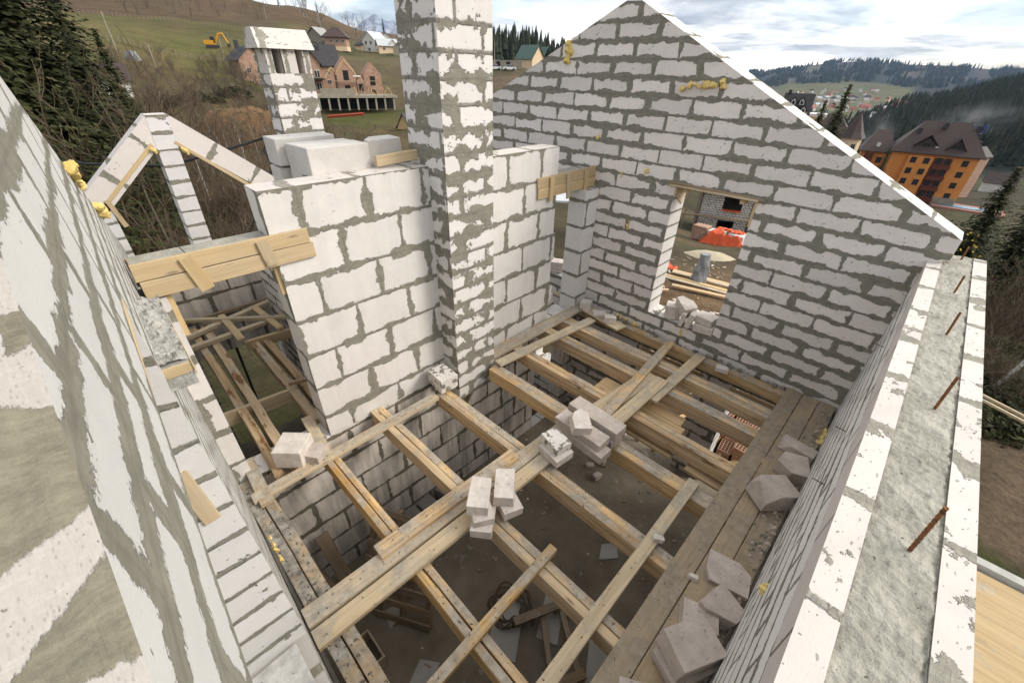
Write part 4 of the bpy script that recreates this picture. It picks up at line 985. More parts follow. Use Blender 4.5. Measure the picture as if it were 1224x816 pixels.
def bare_mesh(h, seed, n0=7, spread=.5, depth=3, r0=.02, tw=.006):
    rng = random.Random(seed); mb = MB()
    def grow(p, d, L, r, lev):
        pts = [p]; q = Vector(p); dd = Vector(d)
        for i in range(3):
            dd = (dd + Vector((rng.uniform(-.22, .22), rng.uniform(-.22, .22), rng.uniform(-.05, .15)))).normalized()
            q = q + dd * L / 3; pts.append(q.copy())
        mb.tube(pts, [r, r * .85, r * .7, r * .5], 3, cap=False)
        if lev > 0:
            for k in range(rng.randint(3, 4)):
                s = rng.choice(pts[1:]); a = rng.uniform(0, 6.28)
                nd = (dd * .9 + Vector((math.cos(a), math.sin(a), rng.uniform(-.1, .5))) * .62).normalized()
                grow(s, nd, L * rng.uniform(.5, .72), max(tw, r * .55), lev - 1)
    for k in range(n0):
        a = rng.uniform(0, 6.28)
        grow(Vector((math.cos(a) * .1 * h * rng.random(), math.sin(a) * .1 * h * rng.random(), 0)), Vector((math.cos(a) * spread * rng.random(), math.sin(a) * spread * rng.random(), 1)).normalized(), h * rng.uniform(.35, .55), r0, depth)
    return mb.mesh('bare_shrub', M['twig'])
SHR = [bare_mesh(4., s, 9, .75, 3, .024, .008) for s in (1, 2, 3, 4)]
TRE = []
for s in (5, 6):
    TRE.append(bare_mesh(8., s, 2, .12, 4, .07, .012))
def shrub(p, s, rz, k, label, group, name='bare_shrub'):
    return tag(link(bpy.data.objects.new(name, SHR[k % 4]), Matrix.Translation(p) @ Matrix.Rotation(rz, 4, 'Z') @ Matrix.Scale(s, 4)), label, 'shrub', group)

rng = random.Random(5)
# dense spruces at the left, close to the house
for k, (az, r, h, w) in enumerate([(-92, 19, 14.5, 1.0), (-88.5, 23, 14.5, 1.1), (-97, 22, 17, 1.0), (-85.5, 27, 12.6, 1.0), (-83.6, 31, 10.2, 1.0), (-90, 30, 17, 1.), (-95, 33, 20, 1.)]):
    spruce(polar(az, r, -.6), h, rng.uniform(0, 6), 'dense dark spruce standing beyond the left wall', 'dense spruces beyond the left wall', wide=w, k=k)
for k in range(5):
    t = tag(empty('bare_tree', polar(rng.uniform(-96, -84), rng.uniform(15, 19), -.2), rng.uniform(0, 6)), 'bare grey tree tangled in front of the dense spruces', 'tree', 'bare trees in front of the spruces')
    s = rng.uniform(.55, .95)
    link(bpy.data.objects.new('crown', TRE[k % 2]), MW[t.name] @ Matrix.Scale(s, 4), t)
    link(bpy.data.objects.new('trunk', trunk_mesh(7.5, .07, M['bark'], k + 50)), MW[t.name] @ Matrix.Scale(s, 4), t)
# bare shrubs in the ravine
for k in range(150):
    az = rng.uniform(-90, -61); r = 17 + 75 * rng.random() ** 1.3
    if az > -66 and r > 70: continue
    shrub(polar(az, r, -.2), rng.uniform(.55, 1.15) * (.75 + r / 90), rng.uniform(0, 6), k, 'leafless grey-brown shrub in the ravine left of the house', 'leafless shrubs of the ravine')
for k in range(26):
    az = rng.uniform(-86, -70); r = rng.uniform(24, 62)
    t = tag(empty('bare_tree', polar(az, r, -.2), rng.uniform(0, 6)), 'slender leafless tree with a pale trunk in the ravine', 'tree', 'leafless trees of the ravine')
    link(bpy.data.objects.new('crown', TRE[k % 2]), MW[t.name] @ Matrix.Scale(rng.uniform(.6, .95), 4), t)
    link(bpy.data.objects.new('trunk', trunk_mesh(7.5, .09, M['birch'], k)), MW[t.name] @ Matrix.Scale(.75, 4), t)
for k in range(46):
    az = rng.uniform(-84, -70); r = rng.uniform(85, 150)
    shrub(polar(az, r, -.3), rng.uniform(.7, 1.4) * 1.25, rng.uniform(0, 6), k, 'leafless dark shrub along the lower edge of the meadow', 'leafless shrubs below the meadow')
def bush_mesh(seed, n=900):
    rng = random.Random(seed); mb = MB()
    for k in range(n):
        a = rng.uniform(0, 6.28); e = math.asin(rng.random()); q = .55 + .45 * rng.random() ** .5
        c = Vector((math.cos(a) * math.cos(e), math.sin(a) * math.cos(e), math.sin(e) * .8)) * q
        c *= 1 + .35 * mnoise.noise(c * 2.5 + Vector((seed, 0, 0)))
        s = rng.uniform(.05, .11)
        d1 = Vector((rng.uniform(-1, 1), rng.uniform(-1, 1), rng.uniform(-1, 1))).normalized(); d2 = d1.cross(Vector((rng.uniform(-1, 1), rng.uniform(-1, 1), 1))).normalized()
        mb.add([c - d1 * s, c + d2 * s * .7, c + d1 * s, c - d2 * s * .7], [(0, 1, 2, 3)])
    return mb.mesh('low_bush', M['bush'])
BUS = [bush_mesh(s) for s in (1, 2, 3)]
for k in range(46):
    az = rng.uniform(-88, -62); r = rng.uniform(30, 115)
    if az > -67 and r > 85: continue
    p = polar(az, r, -.1); s = rng.uniform(.8, 1.9) * (1 + r / 120)
    tag(link(bpy.data.objects.new('low_bush', BUS[k % 3]), Matrix.Translation(p) @ Matrix.Rotation(rng.uniform(0, 6), 4, 'Z') @ Matrix.Diagonal((s * 1.3, s, s * .7, 1))), 'low dark bush on the ravine slope', 'bush', 'low dark bushes of the ravine')
# right of the house: thicket and one big spruce
for k in range(60):
    az = rng.uniform(2.5, 18); r = rng.uniform(13.5, 40)
    shrub(polar(az, r, -.2), rng.uniform(.4, .8) * (.7 + r / 60), rng.uniform(0, 6), k, 'leafless dark shrub in the thicket right of the house', 'leafless shrubs of the right thicket')
for k in range(12):
    az = rng.uniform(6, 19); r = rng.uniform(12.5, 24)
    s = rng.uniform(.5, .95)
    tag(link(bpy.data.objects.new('low_bush', BUS[k % 3]), Matrix.Translation(polar(az, r, -.1)) @ Matrix.Diagonal((s * 1.2, s, s * .9, 1))), 'dark green bush below the right wall', 'bush', 'dark bushes of the right thicket')
spruce(polar(4.6, 27, -1.5), 8.2, 1., 'big dark spruce at the right edge, beyond the right wall', k=1, wide=1.25)
spruce(polar(7.5, 30, -1.5), 9.5, 2., 'second dark spruce at the right edge, half out of view', k=2, wide=1.2)
t = tag(empty('yellow_sapling', polar(3.4, 24, -.3)), 'thin sapling with sparse yellow leaves at right', 'tree')
link(bpy.data.objects.new('trunk', TRE[0]), MW[t.name] @ Matrix.Scale(.55, 4), t)
mb = MB()
for k in range(120):
    c = Vector((rng.gauss(0, .7), rng.gauss(0, .7), rng.uniform(1.4, 4.2))); s = rng.uniform(.03, .06)
    d1 = Vector((rng.uniform(-1, 1), rng.uniform(-1, 1), rng.uniform(-1, 1))).normalized(); d2 = d1.orthogonal().normalized()
    mb.add([c - d1*s, c + d2*s, c + d1*s, c - d2*s], [(0, 1, 2, 3)])
mb.build('crown', M['yellow_leaf'], t, MW[t.name])
mb = MB(); a = Vector((3.2, 15.2, -3.4)); bb = Vector((4.3, 17.0, 1.8))
mb.tube([a.lerp(bb, i / 8) + Vector((.05 * math.sin(i), 0, 0)) for i in range(9)], [.05 - .004 * i for i in range(9)], 7)
tag(mb.build('leaning_tree', M['birch'], smooth=True), 'thin pale leaning trunk just right of the right wall', 'tree')
# middle distance spruces by the hotel and the turret house
spruce(polar(-9.7, 60, -1), 17.2, 0, 'slim spruce rising in front of the turret house', far=False, wide=1.0, k=0)
spruce(polar(-11.2, 62, -1), 16.0, 0, 'smaller spruce just left of the slim one by the turret house', far=False, wide=.95, k=1)
spruce(polar(-12.4, 62, -1), 14.0, 0, 'lowest spruce peeking over the gable slope by the turret house', far=False, wide=.75, k=2)
spruce(polar(-4.5, 130, -1), 14.5, 0, 'spruce in front of the orange hotel', far=False, wide=.8, k=1)
# ridge trees, left skyline
for k in range(16):
    az = -73 + k * 1.12 + rng.uniform(-.4, .4); r = rng.uniform(440, 520)
    if k % 3 == 1:
        spruce(polar(az, r, -1), rng.uniform(6, 12), rng.uniform(0, 6), 'small spruce on the left skyline', 'spruces on the left skyline', far=True, wide=.9, k=k)
    else:
        t = tag(empty('bare_tree', polar(az, r, -1), rng.uniform(0, 6)), 'leafless tree on the left skyline', 'tree', 'leafless trees on the left skyline')
        s = rng.uniform(1.3, 2.2)
        link(bpy.data.objects.new('crown', TRE[k % 2]), MW[t.name] @ Matrix.Scale(s, 4), t)
        link(bpy.data.objects.new('trunk', trunk_mesh(7.5, .11, M['birch'], k)), MW[t.name] @ Matrix.Scale(s, 4), t)
for k in range(22):
    az = rng.uniform(-70, -57); r = rng.uniform(300, 430)
    t = tag(empty('bare_tree', polar(az, r, -1), rng.uniform(0, 6)), 'leafless birch on the brown hillside behind the houses', 'tree', 'birches on the brown hillside')
    s = rng.uniform(.9, 1.7)
    link(bpy.data.objects.new('crown', TRE[k % 2]), MW[t.name] @ Matrix.Scale(s, 4), t)
    link(bpy.data.objects.new('trunk', trunk_mesh(7.5, .10, M['birch'], k)), MW[t.name] @ Matrix.Scale(s, 4), t)
for k in range(26):
    az = -88 + k * .72 + rng.uniform(-.3, .3); r = rng.uniform(300, 360)
    t = tag(empty('bare_tree', polar(az, r, -1), rng.uniform(0, 6)), 'leafless tree along the top of the left meadow', 'tree', 'trees along the top of the meadow')
    s = rng.uniform(.9, 1.6)
    link(bpy.data.objects.new('crown', TRE[k % 2]), MW[t.name] @ Matrix.Scale(s, 4), t)
    link(bpy.data.objects.new('trunk', trunk_mesh(7.5, .10, M['bark'], k)), MW[t.name] @ Matrix.Scale(s, 4), t)

def forest(name, label, gen, mat):
    mb = MB()
    for (p, h, w, seed) in gen:
        rg = random.Random(seed); n = 6
        for lev in range(4):
            z0 = p[2] + h * (.05 + .22 * lev); z1 = min(p[2] + h, z0 + h * (.42 - .02 * lev)); rr = w * (1 - .23 * lev)
            a0 = rg.uniform(0, 6)
            ring = [(p[0] + rr * math.cos(a0 + 6.283 * i / n) * (s := rg.uniform(.6, 1.2)), p[1] + rr * math.sin(a0 + 6.283 * i / n) * s, z0 + rg.uniform(-.06, .06) * h) for i in range(n)]
            mb.add(ring + [(p[0], p[1], z1)], [(i, (i + 1) % n, n) for i in range(n)])
    return tag(mb.build(name, mat), label, 'forest', kind='stuff')
def gen_slope(n, a0, a1, r0, r1, h0, h1, seed, keep=lambda az, r: True, wk=.17):
    rg = random.Random(seed); k = 0
    while k < n:
        az = rg.uniform(a0, a1); r = math.sqrt(rg.uniform(r0 * r0, r1 * r1))
        if not keep(az, r): continue
        h = rg.uniform(h0, h1); k += 1
        yield polar(az, r, -.5), h, h * wk * rg.uniform(.8, 1.3), seed * 7919 + k
forest('spruce_forest', 'dark spruce forest covering the slope behind the orange hotel', gen_slope(3600, -10.5, 14, 300, 900, 11, 19, 1, lambda az, r: r < 640 + (az + 10) * 24 and r > 330 + max(0, -az - 5) * 40), M['needles_far'])
forest('spruce_wood', 'dark spruce wood on the low ridge between chimney and gable', gen_slope(420, -54, -36, 255, 380, 9, 18, 2), M['needles_far'])
forest('far_forest', 'patchy dark forest on the slopes of the far hills', gen_slope(2600, -21, 4, 2350, 3650, 14, 26, 6, lambda az, r: mnoise.fractal((az * .5, r / 260, 4), 1, 2, 4) > -.06, .3), M['needles_far'])
forest('valley_trees', 'dark strip of trees on the valley floor', gen_slope(260, -16, -7, 480, 900, 8, 15, 3, lambda az, r: mnoise.noise((az * .8, r / 120, 0)) > .0), M['needles_far'])
forest('ridge_trees', 'fringe of trees along the far hill crest', ((Vector(p) - Vector((0, 0, 9)), h, w, s) for p, h, w, s in gen_slope(150, -20, 3, 3400, 3720, 14, 40, 4, lambda az, r: mnoise.noise((az * .9, 2, 1)) > -.05)), M['needles_far'])

# ------------------------------------------------------------------ houses
M['brick'] = noise_mat('red_brick', (.31, .185, .125), (.42, .265, .19), .9, 6, (.48, .36, .29), 3, .58, bump=.02)
M['render_orange'] = noise_mat('orange_render', (.58, .225, .055), (.65, .27, .08), .5, 5, bump=0)
M['render_cream'] = noise_mat('cream_render', (.66, .50, .32), (.72, .56, .38), .5, 5, bump=0)
M['render_white'] = noise_mat('white_render', (.62, .60, .55), (.72, .70, .66), .7, 5, bump=0)
M['roof_brown'] = noise_mat('brown_roof', (.052, .035, .031), (.08, .056, .048), 2.5, 4, rough=.6, bump=.05, stretch=(1, 1, 4))
M['roof_dark'] = noise_mat('dark_roof', (.035, .032, .034), (.06, .055, .057), 1.5, 4, rough=.6, bump=.02)
M['roof_grey'] = noise_mat('grey_roof', (.25, .25, .24), (.36, .355, .34), 1.5, 4, rough=.6, bump=.02)
M['roof_tin'] = noise_mat('tin_roof', (.42, .44, .45), (.55, .57, .58), 1.5, 4, rough=.45, bump=.01)
M['roof_red'] = noise_mat('red_roof', (.26, .08, .06), (.36, .12, .09), 1.5, 4, rough=.6, bump=0)
M['roof_green'] = noise_mat('green_roof', (.06, .11, .09), (.09, .15, .12), 1.5, 4, rough=.5, bump=0)
M['glass'] = plain('window_glass', (.025, .03, .035), .12, .5)
M['frame_white'] = plain('white_frame', (.7, .7, .68), .5)
M['dark_hole'] = plain('dark_opening', (.02, .018, .016), .9)
M['stone_base'] = noise_mat('stone_base', (.20, .175, .13), (.33, .30, .24), 2, 5, bump=.05)
M['balcony'] = plain('red_wood', (.13, .035, .022), .6)
M['timber_light'] = plain('roof_timber', (.55, .40, .20), .7)
M['conc'] = noise_mat('old_concrete', (.23, .205, .16), (.34, .31, .25), 1.2, 5, bump=.02)
M['orange_tarp'] = noise_mat('orange_tarp', (.62, .085, .025), (.75, .13, .04), 3, 5, rough=.45, bump=.06)
M['sandy'] = noise_mat('sand', (.42, .36, .25), (.52, .455, .33), 4, 6, bump=.05)
M['yellow_paint'] = plain('yellow_paint', (.62, .30, .02), .45)
M['grey_sheet'] = noise_mat('grey_sheeting', (.17, .175, .185), (.30, .31, .32), 4, 5, rough=.35, bump=.08)
M['red_pipe'] = plain('red_pipe', (.50, .10, .05), .5)
M['blue_paint'] = plain('blue_paint', (.03, .05, .28), .5)
M['pool_blue'] = plain('pool_blue', (.03, .22, .34), .2, .5)
M['pink_paving'] = plain('pink_paving', (.38, .19, .15), .8)
M['car_white'] = plain('car_white', (.65, .66, .68), .3, .5)

def frame(p, yaw):
    """house frame: local +x to the right along the facade, +y away from the viewer, z up"""
    return Matrix.Translation(p) @ Matrix.Rotation(yaw, 4, 'Z')
class H:
    def __init__(s, name, label, p, yaw, cat='house', group=None):
        s.t = tag(empty(name, p, yaw), label, cat, group); s.F = frame(p, yaw)
    def part(s, name, mb, mat, parent=None, smooth=False):
        return mb.build(name, M[mat], parent or s.t, s.F, smooth)
    def box(s, name, c, d, mat, parent=None, taper=1.):
        return s.part(name, MB().box(c, d, None, 0, taper), mat, parent)
    def gable(s, name, x0, x1, y0, y1, z, h, mat, ov=.4, along='x', th=.15, parent=None):
        mb = MB()
        if along == 'x':
            ym = (y0 + y1) / 2
            A = [(x0-ov, y0-ov, z - ov * h / (ym - y0)), (x1+ov, y0-ov, z - ov * h / (ym - y0)), (x1+ov, ym, z+h), (x0-ov, ym, z+h), (x0-ov, y1+ov, z - ov * h / (ym - y0)), (x1+ov, y1+ov, z - ov * h / (ym - y0))]
        else:
            xm = (x0 + x1) / 2; q = z - ov * h / (xm - x0)
            A = [(x0-ov, y1+ov, q), (x0-ov, y0-ov, q), (xm, y0-ov, z+h), (xm, y1+ov, z+h), (x1+ov, y1+ov, q), (x1+ov, y0-ov, q)]
        Bv = [(p[0], p[1], p[2] + th) for p in A]
        q = A + Bv
        mb.add(q, [(0, 3, 2, 1), (3, 4, 5, 2), (6, 7, 8, 9), (9, 8, 11, 10), (0, 1, 7, 6), (4, 10, 11, 5), (1, 2, 8, 7), (2, 5, 11, 8), (0, 6, 9, 3), (3, 9, 10, 4)])
        return s.part(name, mb, mat, parent)
    def gable_wall(s, name, x0, x1, y0, y1, z0, z1, h, mat, along='x'):
        mb = MB()
        if along == 'x':
            ym = (y0 + y1) / 2
            v = [(x0,y0,z0),(x1,y0,z0),(x1,y1,z0),(x0,y1,z0),(x0,y0,z1),(x1,y0,z1),(x1,y1,z1),(x0,y1,z1),(x0,ym,z1+h),(x1,ym,z1+h)]
            f = [(0,1,5,4),(2,3,7,6),(1,2,6,9,5),(3,0,4,8,7),(4,5,9,8),(6,7,8,9),(3,2,1,0)]
        else:
            xm = (x0 + x1) / 2
            v = [(x0,y0,z0),(x1,y0,z0),(x1,y1,z0),(x0,y1,z0),(x0,y0,z1),(x1,y0,z1),(x1,y1,z1),(x0,y1,z1),(xm,y0,z1+h),(xm,y1,z1+h)]
            f = [(0,1,5,8,4),(2,3,7,9,6),(1,2,6,5),(3,0,4,7),(4,8,9,7),(5,6,9,8),(3,2,1,0)]
        mb.add(v, f); return s.part(name, mb, mat)
    def window(s, x, z, w, h, y=0., side='f', mat='glass', fr=None, x_side=0., bars=1):
        fr = fr or getattr(s, 'fr', 'frame_white')
        d = .10
        if side == 'f': f = s.box('window', (x, y - d / 2 + .02, z), (w, d, h), fr); pane = [((x + (i - (bars) / 2) * w / (bars + 1), y - d + .015, z), (w / (bars + 1) * .82, .03, h * .86)) for i in range(bars + 1)]
        else: f = s.box('window', (x_side, y, z), (d, w, h), fr); sg = 1 if side == 'r' else -1; pane = [((x_side + sg * d / 2, y + (i - bars / 2) * w / (bars + 1), z), (.03, w / (bars + 1) * .82, h * .86)) for i in range(bars + 1)]
        mb = MB()
        for c, dd in pane: mb.box(c, dd)
        s.part('pane', mb, mat, f)
    def hole(s, x, z, w, h, y=0.): s.box('opening', (x, y + .02, z), (w, .1, h), 'dark_hole')
    def hip(s, name, x0, x1, y0, y1, z, h, inset, mat, ov=.6):
        x0 -= ov; x1 += ov; y0 -= ov; y1 += ov; ym = (y0 + y1) / 2
        mb = MB().add([(x0,y0,z),(x1,y0,z),(x1,y1,z),(x0,y1,z),(x0+inset,ym,z+h),(x1-inset,ym,z+h),(x0,y0,z-.2),(x1,y0,z-.2),(x1,y1,z-.2),(x0,y1,z-.2)],
                      [(0,1,5,4),(1,2,5),(2,3,4,5),(3,0,4),(6,7,1,0),(7,8,2,1),(8,9,3,2),(9,6,0,3),(9,8,7,6)])
        return s.part(name, mb, mat)

def facing(az): return -R(az)                # yaw of a house whose facade looks back at the viewer

# the orange hotel
p = polar(-1.1, 158); p.z = -24.0
h = H('orange_hotel', 'orange four-storey hotel with a steep dark brown roof', p, facing(-1.5) + R(7), 'hotel')
h.fr = 'roof_brown'
h.box('wall', (0, 5.5, 6.0), (17, 11, 11.4), 'render_orange'); h.box('base', (4.0, 5.4, .1), (8.6, 11.4, 3.6), 'stone_base')
h.box('bay', (-2.6, -.5, 5.6), (5.0, 1.4, 11.0), 'render_orange')
h.box('balcony_bay', (2.0, -.1, 5.4), (3.4, .5, 11.0), 'balcony')
for z in (1.0, 3.7, 6.3, 8.9):
    h.box('balcony', (2.0, -.55, z), (3.6, 1.0, .9), 'balcony')
    h.window(1.2, z + 1.4, 1.1, 1.5, -.36); h.window(2.9, z + 1.4, 1.1, 1.5, -.36)
for k, z in enumerate((2.4, 5.0, 7.6, 10.2)):
    h.window(6.3, z, 1.2, 1.4)
    if k: h.window(-3.9, z, 1.2, 1.4, -1.2); h.window(-1.3, z, 1.2, 1.4, -1.2)
h.hip('roof', -8.5, 8.5, 0, 11, 11.8, 7.0, 5.0, 'roof_brown', .9)
for x, w in ((-2.6, 4.6), (3.3, 3.6)):
    h.gable('dormer_roof', x - w/2, x + w/2, .2, 5, 13.6 if x < 0 else 13.2, 2.3, 'roof_brown', .3, 'y')
    h.gable_wall('dormer', x - w/2 + .2, x + w/2 - .2, .5, 5, 11.9, 13.4, 1.9, 'roof_brown', 'y')
    h.window(x, 13.5, 1.6, 1.2, .5)
for x, y, z in ((-5, 3.2, 16.5), (-.3, 4, 18), (5.9, 4.5, 17.6), (6.6, 3.6, 16.0), (7.2, 2.6, 14.4)):
    h.box('vent_stack', (x, y, z), (.8, .9, 1.5), 'roof_dark')
h.box('skylight', (-.4, .35, 13.0), (.7, .1, 1.0), 'frame_white')
h.box('wing', (-11.8, 9.5, 5.5), (6.6, 11, 10.4), 'render_orange'); h.hip('wing_roof', -15.1, -8.4, 4, 15, 10.8, 5.0, 2.6, 'roof_brown', .7)
h.box('wing_balcony', (-13.2, 3.6, 6.5), (2.0, .8, 7.5), 'balcony')
for z in (6., 8.7): h.window(-10.6, z, 1.2, 1.5, 4.0)
h.box('wing_skylight', (-12, 4.6, 12.4), (.8, .2, 1.0), 'frame_white')
p = polar(2.9, 160); p.z = -24.3
o = MB().box((p.x, p.y, p.z + .3), (14, 7, .5)).build('paved_yard', M['pink_paving']); tag(o, kind='structure')
o = MB().box((p.x - .6, p.y - .4, p.z + .6), (10, 3.0, .16)).build('pool_water', M['pool_blue']); tag(o, kind='structure')
# brick house behind the hotel with blue steelwork
p = polar(.75, 200); p.z = -23.5
h = H('brick_house', 'narrow brick house behind the right end of the orange hotel', p, facing(1.3) + R(-25)); h.fr = 'roof_brown'
h.gable_wall('wall', -2.6, 2.6, 0, 9, -6, 7.5, 2, 'brick', 'y'); h.gable('roof', -2.6, 2.6, 0, 9, 7.5, 2.2, 'roof_dark', .5, 'y')
for z in (2, 4.6, 7.0): h.window(0, z, 1.3, 1.3)
mb = MB(); q = polar(.75, 186); z = -9.4
for a, b_ in [((-2, 0, 0), (-1.2, 0, 2.2)), ((-1.2, 0, 2.2), (1.6, 0, 2.4)), ((1.6, 0, 2.4), (1.0, 0, .2)), ((-2, 0, 0), (1.0, 0, .2)), ((-2, 2, 0), (-1.2, 2, 2.2)), ((1.6, 2, 2.4), (1.0, 2, .2)), ((-1.2, 0, 2.2), (-1.2, 2, 2.2)), ((1.6, 0, 2.4), (1.6, 2, 2.4)), ((-1, 1, 0), (-1, 1, -18)), ((.6, 1, 0), (.6, 1, -18))]:
    mb.tube([Vector(a) + Vector((q.x, q.y, z)), Vector(b_) + Vector((q.x, q.y, z))], .16, 6)
tag(mb.build('blue_steelwork', M['blue_paint']), 'blue steel frame showing over the hotel roof at right', 'frame')
# turret house
p = polar(-8.2, 128); p.z = -16.0
h = H('turret_house', 'cream house with brown roof and a pointed corner turret', p, facing(-8.2))
h.box('wall', (-4, 4.5, 4.0), (8, 8, 8.8), 'render_cream'); h.hip('roof', -8, 0, .5, 8.5, 8.4, 4.2, 3.5, 'roof_brown', .5)
mb = MB(); mb.tube([(.6, .8, -1), (.6, .8, 8.4)], 2.1, 8); h.part('turret', mb, 'render_cream')
mb = MB(); mb.tube([(.6, .8, 8.4), (.6, .8, 9.6), (.6, .8, 13.4)], [2.7, 1.9, .05], 8); h.part('turret_roof', mb, 'roof_brown')
for z in (1.6, 4.2, 6.8):
    h.window(-.2, z, .8, 1.2, -1.2); h.window(1.5, z, .8, 1.2, -1.05)
    h.window(-3, z, .9, 1.2, .5); h.window(-5.5, z, .9, 1.2, .5)
# dark many-gabled house
p = polar(-13.6, 150); p.z = -11
h = H('dark_house', 'dark steep-roofed house with white dormers showing over the gable slope', p, facing(-13.6))
h.box('wall', (0, 4, 3), (6, 8, 7), 'render_cream'); h.gable('roof', -3.2, 3.2, 0, 8, 5.5, 5.2, 'roof_dark', .5, 'x')
for x, z in ((-1.9, 6.4), (0, 6.4), (1.9, 6.4), (-1.0, 8.2), (1.0, 8.2)):
    y0 = .1 if z < 7 else 1.7
    h.gable_wall('dormer', x - .55, x + .55, y0, 4, z, z + .9, .7, 'render_white', 'y'); h.gable('dormer_roof', x - .75, x + .75, y0 - .2, 4, z + .9, 1.0, 'roof_dark', .15, 'y'); h.hole(x, z + .5, .6, .7, y0)
h.box('chimney', (-2.6, 4, 10.6), (.8, .8, 2.0), 'roof_dark')
p = polar(-12.2, 160); p.z = -14
h = H('flat_house', 'low house with a white fascia beside the dark steep-roofed house', p, facing(-12.2)); h.box('wall', (0, 3, 4), (8, 6, 8.5), 'render_cream'); h.box('roof', (0, 3, 8.5), (8.6, 6.6, .7), 'frame_white')

# left: brick houses and building site
zb = -7.
def Hat(name, label, x, y, z, yaw, cat='house', group=None): return H(name, label, (x, y, z), yaw, cat, group)
yawL = facing(-70)
p = polar(-72.0, 142); h = Hat('brick_house', 'brick house with dark roof whose end shows left of the small chimney', p.x, p.y, -3.6, facing(-72) + R(18))
h.gable_wall('wall', -3.2, 3.2, 0, 9, -1, 8.2, 2.4, 'brick', 'y'); h.gable('roof', -3.2, 3.2, 0, 9, 8.2, 2.6, 'roof_dark', .6, 'y'); h.box('base', (0, 4.5, -.2), (6.6, 9.2, 2.4), 'conc')
for z in (3.1, 5.8, 8.4): h.window(1.2, z, 1.3, 1.5)
for z in (3.1, 5.8): h.window(-1.4, z, .9, 1.2)
h.box('chimney', (-1.5, 4, 11.2), (.8, .8, 1.8), 'roof_dark')
p = polar(-65.6, 144); h = Hat('brick_house', 'large brick house with dark roof and arched windows right of the small chimney', p.x, p.y, -6.4, facing(-65.6) + R(8))
h.gable_wall('wall', -4.5, -.3, -.6, 9, -1, 10.6, 2.5, 'brick', 'y'); h.gable('gable_roof', -4.5, -.3, -.6, 9, 10.6, 2.7, 'roof_dark', .5, 'y')
h.gable_wall('side_wall', -.3, 4.6, .4, 9, -1, 10.4, 4.2, 'brick', 'x'); h.gable('roof', -5, 4.8, .4, 9, 10.4, 4.4, 'roof_dark', .6, 'x')
for z in (2.4, 5.2, 8.0):
    h.window(-3.3, z, 1.1, 1.7, -.6); h.window(-1.4, z, 1.3, 1.9, -.6)
for z in (6.2, 8.4): h.window(1.6, z, .9, 1.0, .4)
h.box('porch_roof', (-2.4, -1.6, 6.9), (5.0, 2.0, .25), 'roof_dark'); h.box('balcony', (-1.6, -1.3, 7.2), (2.6, 1.2, .2), 'conc'); h.box('chimney', (.2, 3.5, 13.5), (.9, .9, 2.0), 'roof_dark')
p = polar(-62.6, 131); h = Hat('building_site', 'unfinished brick house with bare roof timbers and two gables', p.x, p.y, -4.4, facing(-62.6) + R(6), 'house')
h.gable_wall('gable_wall', -3.6, .8, 0, 8, 0, 7.2, 2.8, 'brick', 'y'); h.gable_wall('second_gable', 3.0, 7.4, .8, 8, 0, 6.2, 2.7, 'brick', 'y'); h.box('wall', (1.9, 5, 3), (11, 7, 6), 'brick')
h.gable_wall('small_gable', 1.0, 2.9, .2, 6, 1, 4.8, 1.3, 'brick', 'y')
for k in range(5): 
    mb = MB(); x0, x1, xm = -6.4, -2.8, -4.6; y = .2 + k * .7
    mb.tube([(x0, y, 5.4), (xm, y, 7.6)], .12, 4); mb.tube([(x1, y, 5.4), (xm, y, 7.6)], .12, 4); h.part('rafter', mb, 'timber_light')
for k in range(4):
    mb = MB(); y = .0 + k * .8
    mb.tube([(-3.8, y, 6.2), (-1.4, y, 9.2)], .13, 4); mb.tube([(1.0, y, 6.2), (-1.4, y, 9.2)], .13, 4); h.part('rafter', mb, 'timber_light')
for x, z, w, hh in ((-1.4, 6.0, 1.3, 2.2), (-1.4, 2.9, 1.3, 2.0), (5.1, 4.9, 1.3, 2.0), (5.1, 2.1, 1.3, 1.8)): h.hole(x, z, w, hh, 0 if x < 0 else .8)
h.hole(1.9, 3.4, 1.0, 1.6, .2); h.box('white_sheet', (1.2, .0, 5.9), (1.9, .2, .3), 'frame_white')
rg = random.Random(8)
for k in range(30):
    x = rg.uniform(-5, 8); z = rg.uniform(.5, 1.2); h.part('scaffold_pole', MB().tube([(x, -.8 - rg.random(), z), (x + rg.uniform(-.9, .9), -.9, z + rg.uniform(.8, 2.6))], .07, 4), rg.choice(('timber_light', 'old_wood')))
for z in (2.2, 4.9): h.part('scaffold_board', MB().box((1, -.9, z), (11, .7, .12)), 'old_wood')
p = polar(-62.4, 121); h = Hat('concrete_terrace', 'long concrete terrace on a row of pillars below the unfinished house', p.x, p.y, -5.2, facing(-62.4) + R(6), 'terrace')
h.box('slab', (0, 3, 2.7), (19, 7, .5), 'conc'); h.box('parapet', (-4.2, -.2, 3.6), (7.5, .3, 1.5), 'conc'); h.box('back_wall', (0, 6, 1.2), (19, .4, 3), 'dark_hole')
for k in range(9): h.box('pillar', (-8.6 + k * 2.15, -.1, 1.2), (.4, .4, 2.6), 'conc')
rg = random.Random(9)
for k in range(22):
    x = rg.uniform(-1, 9); h.part('timber_prop', MB().tube([(x, .4, 3.0), (x + rg.uniform(-1.4, 1.4), .3, 3.2 + rg.random() * 2.2)], .08, 4), rg.choice(('timber_light', 'old_wood')))
mb = MB()
for k in range(6): mb.tube([(-101.5 + .15 * k, 45.2, -6.0 + .18 * (k % 3)), (-97.2 + .15 * k, 51.5, -5.4 + .18 * (k % 3))], .12, 6)
tag(mb.build('pipe_stack', M['red_pipe']), 'stack of red pipes on the grass in front of the terrace', 'pipes')
